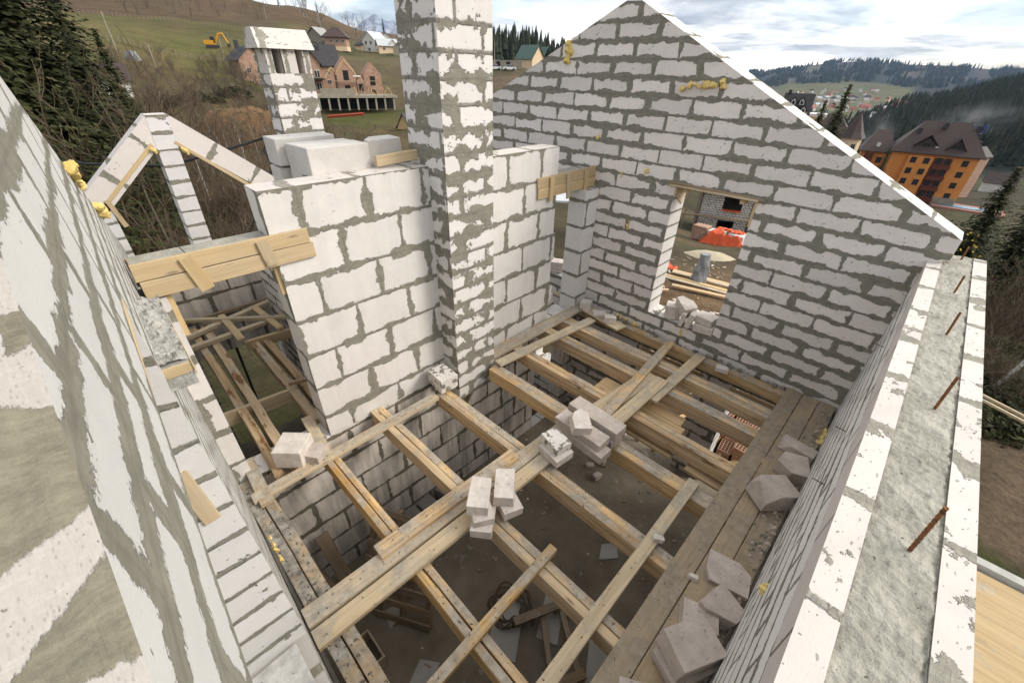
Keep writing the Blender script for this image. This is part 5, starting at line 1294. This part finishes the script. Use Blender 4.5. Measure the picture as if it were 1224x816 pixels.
p = polar(-57.6, 96); h = Hat('garden_hut', 'small dark A-shaped hut half hidden by the tall chimney', p.x, p.y, p.z, facing(-57.6) + R(-25), 'hut'); h.gable_wall('wall', -1.3, 1.3, 0, 3, 0, .6, 1.9, 'timber_light', 'y'); h.gable('roof', -1.3, 1.3, 0, 3, .6, 2.1, 'roof_dark', .3, 'y')
# white house and neighbours higher up
p = polar(-60.3, 272); p.z = 9.6
h = H('white_house', 'white gabled house with a light tin roof on the hillside', p, facing(-60.3) + R(-35)); h.gable_wall('wall', -4.2, 4.2, 0, 11, -1.5, 5.2, 3.6, 'render_white', 'y'); h.gable('roof', -4.2, 4.2, 0, 11, 5.2, 3.8, 'roof_tin', .7, 'y')
for x in (-1.6, 1.2): h.window(x, 4.2, 1.2, 1.6)
h.window(0, 1.4, 1.2, 1.4); h.window(0, 1.5, 1.4, 1.6, 6, 'r', x_side=4.25); h.box('annex', (-5.6, 1, 1.0), (4, 5, 4), 'render_cream'); h.gable('annex_roof', -7.6, -3.6, -1.5, 3.5, 3.0, 1.2, 'roof_dark', .4, 'x')
p = polar(-63.7, 252); p.z = 11.2
h = H('hip_house', 'house with a steep purple-brown hipped roof on the hillside', p, facing(-63.7) + R(-12)); h.box('wall', (0, 4, 1.6), (9.5, 8, 4.4), 'brick'); h.hip('roof', -4.8, 4.8, 0, 8, 3.6, 3.8, 4.2, 'roof_brown', 1.0); h.box('base', (1.5, 3.9, -.9), (7, 8.2, 1.8), 'render_cream')
for x in (-2, .8, 3.4): h.window(x, 2.0, 1.1, 1.3); 
p = polar(-65.7, 262); p.z = 13.4
h = H('old_barn', 'grey-roofed wooden barn left of the purple-roofed house', p, facing(-65.7) + R(-35)); h.gable_wall('wall', -3.5, 3.5, 0, 8, -1, 2.4, 2.6, 'stone_base', 'y'); h.gable('roof', -3.5, 3.5, 0, 8, 2.4, 2.9, 'roof_grey', .8, 'y')
p = polar(-58.3, 262); p.z = 9.8
h = H('tin_house', 'low house with a pale tin roof just left of the tall chimney', p, facing(-58.3) + R(10)); h.box('wall', (0, 4, 1), (9, 7, 4), 'render_cream'); h.gable('roof', -4.5, 4.5, .5, 7.5, 3, 2.6, 'roof_tin', .7, 'x'); h.gable_wall('dormer', .8, 4.2, .2, 5, 2.8, 3.4, 1.7, 'render_white', 'y'); h.gable('dormer_roof', .8, 4.2, .2, 5, 3.4, 1.8, 'roof_tin', .4, 'y'); h.window(-2, 1.4, 1.2, 1.2, .5)
p = polar(-57.3, 246); p.z = 8.4
h = H('stone_shed', 'small grey shed below the tin-roofed house', p, facing(-57.3)); h.gable_wall('wall', -2.2, 2.2, 0, 5, -1, 3, 1.6, 'stone_base', 'y'); h.gable('roof', -2.2, 2.2, 0, 5, 3, 1.8, 'roof_grey', .4, 'y')
p = polar(-58.4, 300); p.z = 13.5
h = H('upper_house', 'small grey house highest on the slope beside the tall chimney', p, facing(-58.4)); h.gable_wall('wall', -2.6, 2.6, 0, 7, -1, 4, 2.2, 'render_white', 'y'); h.gable('roof', -2.6, 2.6, 0, 7, 4, 2.4, 'roof_grey', .5, 'y')
p = polar(-84.3, 105); 
h = H('hidden_house', 'small house with a dull red roof half hidden by the spruces', p, facing(-84)); h.gable_wall('wall', -3, 3, 0, 6, -1, 2.6, 2, 'render_white', 'x'); h.gable('roof', -3, 3, 0, 6, 2.6, 2, 'roof_brown', .6, 'x'); h.window(0, 1.2, 1.2, 1.2)
# green roofed house and car park between chimney and gable
p = polar(-41.6, 205); p.z = 4
h = H('green_house', 'house with green gabled roof peeking over the gable slope', p, facing(-41.6) + R(48)); h.gable_wall('wall', -3.5, 3.5, 0, 9, -2, 4, 4, 'render_cream', 'y'); h.gable('roof', -3.5, 3.5, 0, 9, 4, 4.2, 'roof_green', .6, 'y'); h.gable('second_roof', 3.5, 9, .6, 9, 4, 3.8, 'roof_green', .5, 'y')
p = polar(-45.6, 172)
h = H('stone_ruin', 'low unfinished stone building beside the parked cars', p, facing(-45.6), 'building'); h.box('wall', (0, 3, .9), (13, 5, 2.6), 'stone_base')
for x in (-4.6, -1.6, 1.8): h.hole(x, 1.0, 1.3, 1.6, .5)
for az, r_, lab in ((-46.6, 160, 'white car parked closest to the tall chimney'), (-44.9, 158, 'white car parked right of the other white car')):
    p = polar(az, r_); h = H('parked_car', lab, p, facing(az) + R(15), 'car', 'cars parked beyond the gable')
    h.box('body', (0, 0, .62), (4.2, 1.75, .62), 'car_white'); h.box('cabin', (.1, 0, 1.18), (2.4, 1.6, .55), 'glass', taper=.75); h.box('roof', (.1, 0, 1.48), (1.6, 1.2, .05), 'car_white')
    for x in (-1.35, 1.35):
        for y in (-.8, .8):
            mb = MB(); mb.tube([(x, y - .1, .33), (x, y + .1, .33)], .33, 12); h.part('wheel', mb, 'dark_hole')
mb = MB(); q = polar(-46.6, 166); mb.tube([q, q + Vector((.2, 0, 7.5))], [.16, .11], 6); tag(mb.build('utility_pole', M['old_wood']), 'plain pole by the parked cars', 'pole')
# excavator on the meadow
p = polar(-75., 200); h = H('excavator', 'yellow excavator working on the left meadow', p, facing(-75) + R(-14), 'excavator')
h.box('track', (-.3, -.9, .45), (3.6, .6, .9), 'steel_dark'); h.box('track', (-.3, .9, .45), (3.6, .6, .9), 'steel_dark'); h.box('body', (-.9, 0, 1.6), (3.0, 2.4, 1.2), 'yellow_paint'); h.box('cab', (.3, -.6, 2.3), (1.2, 1.1, 1.7), 'glass')
mb = MB(); mb.tube([(.8, .4, 1.7), (2.2, .4, 4.0), (3.4, .4, 4.2)], .32, 6); h.part('boom', mb, 'yellow_paint'); mb = MB(); mb.tube([(3.4, .4, 4.3), (4.6, .4, 1.5)], .24, 6); h.part('stick', mb, 'yellow_paint'); h.box('bucket', (4.6, .4, .9), (1.0, .9, .9), 'steel_dark')
for az, r_, hh, lab in ((-82.6, 150, 8.5, 'taller pale pole on the left meadow'), (-80.2, 140, 4.6, 'short pale post on the left meadow beside the taller pole'), (-74.4, 165, 6, 'thin pole on the meadow just left of the brick house')):
    q = polar(az, r_, -.3); mb = MB(); mb.tube([q, q + Vector((0, 0, hh))], [.17, .13], 6); tag(mb.build('utility_pole', M['conc']), lab, 'pole')
mb = MB(); q = polar(-81.6, 146); mb.box((q.x, q.y, q.z + .9), (2.6, 2.2, 1.9), Matrix.Rotation(R(30), 3, 'Z'), 0, .6, .2); tag(mb.build('covered_heap', M['grey_sheet']), 'dark covered heap at the foot of the taller pale pole', 'heap')
for a0, a1, r0, r1, lab in ((-90, -69, 192, 150, 'wire fence along the lower edge of the meadow'), (-88, -70, 300, 262, 'fence along the upper edge of the meadow')):
    t = tag(empty('meadow_fence', polar(a0, r0)), lab, 'fence'); ra = MB(); prev = None
    pm = MB().tube([(0, 0, -.2), (0, 0, 1.5)], .09, 5).mesh('post', M['old_wood'])
    for k in range(60):
        f = k / 59; q = polar(a0 + (a1 - a0) * f, r0 + (r1 - r0) * f)
        link(bpy.data.objects.new('post', pm), Matrix.Translation(q), t)
        if prev is not None:
            for z in (.5, .95, 1.35): ra.tube([prev + Vector((0, 0, z)), q + Vector((0, 0, z))], .035, 3, cap=False)
        prev = q
    ra.build('wire', M['old_wood'], t)
# raw earth bank below the brick house
bm = bmesh.new(); bmesh.ops.create_icosphere(bm, subdivisions=4, radius=1)
q = polar(-74.2, 78)
for v in bm.verts:
    d = v.co.copy(); v.co = Vector((q.x + d.x * 7, q.y + d.y * 7.5, q.z - .5 + d.z * 4.2)) * (1) + Vector((0, 0, .8 * mnoise.noise(d * 3)))
me = bpy.data.meshes.new('earth_bank'); bm.to_mesh(me); bm.free(); me.materials.append(noise_mat('earth', (.10, .058, .026), (.20, .115, .052), .5, 8, (.06, .05, .02), 1.2, .58, bump=.2)); me.polygons.foreach_set('use_smooth', [True] * len(me.polygons))
tag(link(bpy.data.objects.new('earth_bank', me)), kind='structure')

# the block house seen through the gable window, and the building yard
M['dotted_blocks'] = block_mat('dotted_blocks', .34, .24, .1, .0, base=(.74, .71, .67), mort=(.20, .19, .16), wmin=.004, wmax=.055, ms=.1, ragged=.7, blotch=.80, flecks=.85)
p = polar(-18.2, 50); zh = -11.6
h = Hat('block_house', 'unfinished two-storey block house seen through the gable window', p.x, p.y, zh, facing(-18.2) + R(4))
def wallpart(name, x0, x1, z0, z1, holes, y, th, mats):
    u = h.F.to_3x3() @ Vector((1, 0, 0)); o = h.F @ Vector((0, y, 0))
    return link(bpy.data.objects.new(name, wall_mesh(name, [(x0, z0), (x1, z0), (x1, z1), (x0, z1)], holes, o, u, th, mats)), None, h.t)
wallpart('front_wall', -1.7, 3.4, -1, 5.4, [[(.35, .1), (2.0, .1), (2.0, 2.1), (.35, 2.1)], [(.45, 3.2), (2.3, 3.2), (2.3, 4.9), (.45, 4.9)]], 0, .35, ['dotted_blocks'] * 3)
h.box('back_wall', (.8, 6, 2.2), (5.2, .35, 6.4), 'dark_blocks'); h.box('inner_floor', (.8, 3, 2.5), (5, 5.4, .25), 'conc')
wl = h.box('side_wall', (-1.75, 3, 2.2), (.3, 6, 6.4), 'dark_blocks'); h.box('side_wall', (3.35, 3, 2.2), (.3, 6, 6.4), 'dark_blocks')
h.gable('roof', -2.6, 4.2, .0, 6, 5.6, 2.4, 'roof_grey', .8, 'x'); h.box('fascia', (-1.2, -.75, 5.35), (2.2, .1, .35), 'frame_white')
mb = MB()
for x in (-3.2, -2.0, 3.9, 4.8): mb.tube([(x, -1.2, -1), (x + .1, -1.2, 5.6)], .06, 5)
for z in (2.6, 5.3): mb.tube([(-3.6, -1.2, z), (5, -1.2, z + .1)], .07, 5); mb.box((.7, -1.0, z + .05), (8.4, .7, .06))
mb.tube([(-3.2, -1.2, 2.6), (-1.9, -1.2, 5.3)], .05, 5); mb.tube([(3.9, -1.2, -.5), (4.8, -1.2, 2.6)], .05, 5)
h.part('scaffold', mb, 'old_wood'); h.box('sill', (1.35, -.1, 3.2), (1.8, .5, .08), 'orange_tarp')
rg = random.Random(2)
p = polar(-16.6, 36); t = tag(empty('wrapped_blocks', p), 'pallets of white blocks under a torn bright orange tarp', 'pallets')
for k, (x, y) in enumerate(((-1.9, .3), (-.5, -.1), (.9, .2))):
    link(bpy.data.objects.new('block_pallet', chunk_mesh('block_pallet', (1.2, 1.0, 1.1), M['brick' if k == 0 else 'loose_white'], .05)), Matrix.Translation(p + Vector((x, y, .5))), t)
bm = bmesh.new(); bmesh.ops.create_grid(bm, x_segments=60, y_segments=40, size=.5)
for v in bm.verts:
    x, y = v.co.x * 3.2 + .2, v.co.y * 2.6; n_ = mnoise.fractal((x * 1.6, y * 1.6, 5), 1, 2, 4)
    e = max(abs(v.co.x), abs(v.co.y)) * 2
    v.co = Vector((x + n_ * .15, y, 1.12 + .16 * n_ - 1.0 * max(0, e - .62) / .38 + .1 * mnoise.noise((x * 5, y * 5, 0))))
bmesh.ops.delete(bm, geom=[f for f in bm.faces if mnoise.noise(f.calc_center_median() * 1.3 + Vector((3, 1, 0))) > .28], context='FACES')
me = bpy.data.meshes.new('tarp'); bm.to_mesh(me); bm.free(); me.materials.append(M['orange_tarp'])
o = link(bpy.data.objects.new('tarp', me), Matrix.Translation(p), t); md = o.modifiers.new('s', 'SOLIDIFY'); md.thickness = .02
def heap(name, p, rx, ry, hgt, mat, label, kind='stuff'):
    bm = bmesh.new(); bmesh.ops.create_grid(bm, x_segments=40, y_segments=40, size=1)
    for v in bm.verts:
        x, y = v.co.x, v.co.y; d = math.hypot(x, y)
        v.co = Vector((p.x + x * rx, p.y + y * ry, ground(p.x + x * rx, p.y + y * ry) - .12 + hgt * max(-.1, math.cos(min(1.2, d) * 1.5)) ** 1.0 + .08 * hgt * mnoise.fractal((x * 3, y * 3, 2), 1, 2, 4) * (1 if d < 1 else 0)))
    me = bpy.data.meshes.new(name); bm.to_mesh(me); bm.free(); me.materials.append(M[mat]); me.polygons.foreach_set('use_smooth', [True] * len(me.polygons))
    return tag(link(bpy.data.objects.new(name, me)), label, name.split('_')[-1], kind=kind)
heap('sand_heap', polar(-17.6, 25.0), 1.5, 1.3, .55, 'sandy', 'pale heap of sand in the yard beyond the gable window')
# sheeted machine
p = Vector((-5.2, 16.0, ground(-5.2, 16.0)))
t = tag(empty('sheeted_mixer', p), 'machine wrapped in grey plastic sheeting in the building yard', 'machine')
bm = bmesh.new(); bmesh.ops.create_cone(bm, cap_ends=True, segments=20, radius1=.34, radius2=.17, depth=1.05, matrix=Matrix.Translation((0, 0, .55)))
bmesh.ops.subdivide_edges(bm, edges=bm.edges, cuts=4, use_grid_fill=True)
for v in bm.verts:
    v.co += Vector((mnoise.noise(v.co * 4), mnoise.noise(v.co * 4 + Vector((9, 0, 0))), 0)) * .10
me = bpy.data.meshes.new('sheeting'); bm.to_mesh(me); bm.free(); me.materials.append(M['grey_sheet']); link(bpy.data.objects.new('sheeting', me), MW[t.name], t)
mb = MB(); mb.tube([(0, 0, -.1), (0, 0, .3)], .08, 6); mb.build('stand', M['steel_dark'], t, MW[t.name])
k = 0
for (a, b_, w) in [((-6.4, 16.3), (-3.2, 17.1), .22), ((-6.3, 16.0), (-3.2, 16.8), .20), ((-6.6, 15.4), (-3.6, 15.9), .18), ((-6.5, 15.1), (-3.5, 15.6), .16), ((-5.6, 14.5), (-3.7, 15.1), .18), ((-5.0, 13.4), (-3.9, 12.6), .14), ((-6.4, 12.9), (-5.5, 14.0), .10), ((-4.6, 13.0), (-3.2, 11.9), .12)]:
    k += 1
    za, zb_ = ground(*a) + .16, ground(*b_) + .16
    board('yard_plank', (a[0], a[1], za), (b_[0], b_[1], zb_), w, .05, 'pine_clean' if k % 2 else 'board_grey', 'sawn plank lying on the ground of the building yard beyond the window', 'plank', 'planks lying in the building yard')
rg = random.Random(12); mb = MB()
for k in range(260):
    az = rg.uniform(-27, -9); r_ = rg.uniform(9, 24); q = polar(az, r_); s = rg.uniform(.02, .09)
    mb.box((q.x, q.y, q.z + .02), (s * rg.uniform(1, 5), s, s * .5), Matrix.Rotation(rg.uniform(0, 3), 3, 'Z'), rg.choice((0, 0, 0, 0, 2, 2, 1)), .8, s * .1)
tag(mb.build('yard_litter', [M['old_wood'], M['loose'], M['timber_light']]), 'scattered wood and block litter in the building yard', 'litter', kind='stuff')
for (x, y, s, lab) in ((-7.2, 17.3, .5, 'left scrap of orange plastic in the yard'), (-6.7, 16.9, .35, 'right scrap of orange plastic in the yard')):
    bm = bmesh.new(); bmesh.ops.create_grid(bm, x_segments=8, y_segments=8, size=s / 2)
    for v in bm.verts: v.co.z = .12 * mnoise.noise(v.co * 6) + .08
    me = bpy.data.meshes.new('plastic_scrap'); bm.to_mesh(me); bm.free(); me.materials.append(M['orange_tarp'])
    o = tag(link(bpy.data.objects.new('plastic_scrap', me), Matrix.Translation((x, y, ground(x, y) + .05))), lab, 'plastic'); md = o.modifiers.new('s', 'SOLIDIFY'); md.thickness = .01
# hollow bricks stacked outside the cellar opening
rg = random.Random(4); k = 0
for i in range(5):
    for j in range(4):
        x, y = -1.55 + i * .30, 7.5 + j * .42
        for lz in range(2 if rg.random() < .8 else 1):
            mb = MB(); nx = 4
            D = (.25, .38, .22); mb.box((0, 0, 0), D)
            for a in range(4):
                for c_ in range(5): mb.box((-.09 + a * .06, -.14 + c_ * .07, .112), (.035, .045, .006), None, 1)
            Mx = Matrix.Translation((x + rg.uniform(-.02, .02), y, -2.95 + .23 * lz)) @ Matrix.Rotation(rg.uniform(-.12, .12), 4, 'Z')
            tag(link(bpy.data.objects.new('hollow_brick', mb.mesh('hollow_brick', [M['hollow'], M['dark_hole']])), Mx), 'reddish hollow brick stacked outside the cellar opening', 'brick', 'hollow bricks stacked outside')
# open shed with orange posts behind the doorway
p = polar(-38.2, 23); h = H('lean_to', 'small lean-to with blue roof and orange posts seen through the doorway', p, facing(-38), 'shelter')
for x in (-1.2, 1.2):
    for y in (0, 1.6): h.box('post', (x, y, .6), (.12, .12, 2.4), 'orange_tarp')
h.box('roof', (0, .8, 1.9), (3.2, 2.4, .1), 'roof_tin')

# the far village on the valley floor
rg = random.Random(21)
def mini(mat_r, mat_w):
    mb = MB().add([(-1,-.7,-.5),(1,-.7,-.5),(1,.7,-.5),(-1,.7,-.5),(-1,-.7,.6),(1,-.7,.6),(1,.7,.6),(-1,.7,.6)], [(0,1,5,4),(1,2,6,5),(2,3,7,6),(3,0,4,7)], 0)
    mb.add([(-1.1,-.85,.55),(1.1,-.85,.55),(1.1,0,1.35),(-1.1,0,1.35),(1.1,.85,.55),(-1.1,.85,.55)], [(0,1,2,3),(3,2,4,5),(1,4,2),(0,3,5),(0,5,4,1)], 1)
    return mb.mesh('village_house', [M[mat_w], M[mat_r]])
minis = [mini(a, b_) for a, b_ in (('roof_red', 'render_white'), ('roof_red', 'render_cream'), ('roof_grey', 'render_white'), ('roof_tin', 'render_cream'), ('roof_brown', 'render_white'))]
kinds = ('with a red roof and white walls', 'with a red roof and cream walls', 'with a grey roof and white walls', 'with a shiny roof', 'with a brown roof')
for k in range(95):
    az = rg.gauss(-10.2, 2.3); r_ = rg.uniform(1050, 2150)
    if az > -6.2 or az < -16: continue
    if k % 6 == 0: az = rg.uniform(-8, -5); r_ = rg.uniform(560, 760)
    i = rg.randrange(5); s = rg.uniform(4, 6.5)
    tag(link(bpy.data.objects.new('village_house', minis[i]), Matrix.Translation(polar(az, r_, s * .4)) @ Matrix.Rotation(rg.uniform(0, 6), 4, 'Z') @ Matrix.Scale(s, 4)),
        'tiny far house ' + kinds[i] + ' in the valley village', 'house', 'far houses ' + kinds[i])
for az, r_, s, i, lab in ((-5.6, 300, 4.5, 0, 'small red-roofed house between turret house and forest'), (3.9, 240, 4.0, 4, 'small house with purple-brown roof right of the orange hotel')):
    tag(link(bpy.data.objects.new('valley_house', minis[i]), Matrix.Translation(polar(az, r_, 1)) @ Matrix.Scale(s, 4)), lab, 'house')
# snowy peak far behind the left ridge
bm = bmesh.new(); bmesh.ops.create_grid(bm, x_segments=90, y_segments=90, size=1)
q = Vector((5000 * math.sin(R(-59.2)), 5000 * math.cos(R(-59.2)), 0)); ax = Vector((math.cos(R(59.2)), math.sin(R(59.2)), 0)); 
for v in bm.verts:
    x, y = v.co.x, v.co.y; d = math.hypot(x * (1.25 if x < 0 else .85), y)
    z = 430 * max(0, 1 - d * 1.05) ** .9 + 40 * mnoise.fractal((x * 4, y * 4, 2), 1, 2, 5) - 20
    v.co = Vector((q.x + (x * .52 + y * .86) * 900, q.y + (x * .86 - y * .52) * 900, z))
me = bpy.data.meshes.new('snowy_mountain'); bm.to_mesh(me); bm.free(); me.polygons.foreach_set('use_smooth', [True] * len(me.polygons))
me.materials.append(noise_mat('snow_rock', (.10, .13, .19), (.46, .49, .55), .012, 8, rough=.8, bump=0, coord=3)); tag(link(bpy.data.objects.new('snowy_mountain', me)), kind='structure')
# chimney smoke in the valley
for az, r_, dz, s, lab in ((-5.9, 330, 14, (9, 5, 16), 'thin column of pale smoke rising left of the hotel'), (-.3, 380, 16, (26, 12, 12), 'pale smoke drifting behind the hotel roof')):
    bm = bmesh.new(); bmesh.ops.create_icosphere(bm, subdivisions=3, radius=1)
    for v in bm.verts: v.co *= 1 + .3 * mnoise.noise(v.co * 2)
    me = bpy.data.meshes.new('smoke'); bm.to_mesh(me); bm.free()
    ms = bpy.data.materials.new('smoke'); ms.use_nodes = True; nt = ms.node_tree; nt.nodes.remove(nt.nodes['Principled BSDF']); gg = NT(nt)
    tcv = gg.n('ShaderNodeTexCoord', out=3); ln = gg.n('ShaderNodeVectorMath', {0: tcv}, out=1, operation='LENGTH')
    den = gg.math('MULTIPLY', gg.mr(ln, .95, .2), gg.mr(gg.noise(tcv, 1.6, 4, .6), .45, .75)); den = gg.math('MULTIPLY', den, .10 if s[0] < 10 else .05)
    vol = gg.n('ShaderNodeVolumePrincipled', {'Color': (.9, .92, .95, 1), 'Density': den}); nt.links.new(vol, nt.nodes['Material Output'].inputs['Volume'])
    me.materials.append(ms); p = polar(az, r_, dz)
    tag(link(bpy.data.objects.new('smoke', me), Matrix.Translation(p) @ Matrix.Rotation(R(-14), 4, 'Y') @ Matrix.Diagonal(s + (1,))), lab, 'smoke', kind='stuff')
HAZE, SUN, SKY, EXPO = .00007, 1.5, .10, .88
# ------------------------------------------------------------------ air, light, sky, camera
hz = MB().box((0, 0, 300), (11700, 11700, 820)).build('haze', [])
tag(hz, 'thin blue haze over the valley', 'haze', kind='stuff')
mh = bpy.data.materials.new('haze'); mh.use_nodes = True; nt = mh.node_tree; nt.nodes.remove(nt.nodes['Principled BSDF'])
v = nt.nodes.new('ShaderNodeVolumePrincipled'); v.inputs['Color'].default_value = (.34, .50, .78, 1); v.inputs['Density'].default_value = HAZE; v.inputs['Anisotropy'].default_value = 0.
nt.links.new(v.outputs[0], nt.nodes['Material Output'].inputs['Volume'])
hz.data.materials.append(mh)

SUN_EL, SUN_AZ = 34., 52.            # azimuth from +Y towards +X
sd = bpy.data.lights.new('sun', 'SUN'); sd.energy = SUN; sd.angle = R(22); sd.color = (1, .93, .83)
so = bpy.data.objects.new('sun', sd); COL.objects.link(so)
dirv = Vector((math.sin(R(SUN_AZ)) * math.cos(R(SUN_EL)), math.cos(R(SUN_AZ)) * math.cos(R(SUN_EL)), math.sin(R(SUN_EL))))
so.rotation_euler = dirv.to_track_quat('Z', 'Y').to_euler(); so.location = dirv * 50

W = bpy.data.worlds.new('World'); SC.world = W; W.use_nodes = True
g = NT(W.node_tree); bg = W.node_tree.nodes['Background']
sky = W.node_tree.nodes.new('ShaderNodeTexSky'); sky.sky_type = 'NISHITA'; sky.sun_disc = False
sky.sun_elevation = R(SUN_EL); sky.sun_rotation = R(SUN_AZ); sky.altitude = 800; sky.air_density = 1.; sky.dust_density = 2.; sky.ozone_density = 1.
d = g.n('ShaderNodeTexCoord', out=0)
sx = g.n('ShaderNodeSeparateXYZ', {0: d}); sxn = W.node_tree.nodes[-1]
x_, y_, z_ = sxn.outputs
zz = g.math('ADD', g.math('MAXIMUM', z_, 0.), .10)
q = g.n('ShaderNodeCombineXYZ', {0: g.math('DIVIDE', x_, zz), 1: g.math('DIVIDE', y_, zz), 2: 0.})
n1 = g.noise(q, .55, 8, .60, .3); n2 = g.noise(g.vm('ADD', q, (7.3, 2.1, 0)), .32, 6, .55); n3 = g.noise(q, 1.7, 6, .6)
cov = g.mr(n2, .37, .52, .35, 1)                                   # how closed the cover is
dk = g.math('MULTIPLY', g.mr(n1, .43, .56), g.mr(n3, .3, .7, .6, 1.))
cl = g.mix(dk, (10.2, 9.75, 9.05), (2.15, 2.35, 2.6))
glow = g.mr(g.n('ShaderNodeVectorMath', {0: d, 1: tuple(dirv)}, out=1, operation='DOT_PRODUCT'), -.6, 1., .95, 1.5)
cl = g.mix(1., cl, g.n('ShaderNodeCombineColor', {0: glow, 1: glow, 2: glow}), 'MULTIPLY')
skc = g.mix(1., sky.outputs[0], (1.2, 1.2, 1.2), 'MULTIPLY')
col = g.mix(cov, skc, cl)
W.node_tree.links.new(col, bg.inputs['Color']); bg.inputs['Strength'].default_value = SKY

cd = bpy.data.cameras.new('camera'); cam = bpy.data.objects.new('camera', cd); COL.objects.link(cam)
cd.sensor_fit = 'HORIZONTAL'; cd.sensor_width = 36; cd.lens = 14.555; cd.clip_start = .01; cd.clip_end = 20000
RX, RY, RZ = (0.712409, 0.701479, 0.020020), (-0.396428, 0.378736, 0.836304), (0.579067, -0.603727, 0.547901)
cam.matrix_world = Matrix(((RX[0], RY[0], RZ[0], 0), (RX[1], RY[1], RZ[1], 0), (RX[2], RY[2], RZ[2], 3.6), (0, 0, 0, 1)))
SC.camera = cam
SC.view_settings.view_transform = 'Standard'; SC.view_settings.look = 'None'; SC.view_settings.gamma = 1; SC.view_settings.exposure = EXPO; SC.view_settings.use_curve_mapping = False
SC.render.engine = 'CYCLES'; SC.cycles.use_denoising = True
SC.cycles.max_bounces = 6; SC.cycles.diffuse_bounces = 4; SC.cycles.volume_bounces = 1
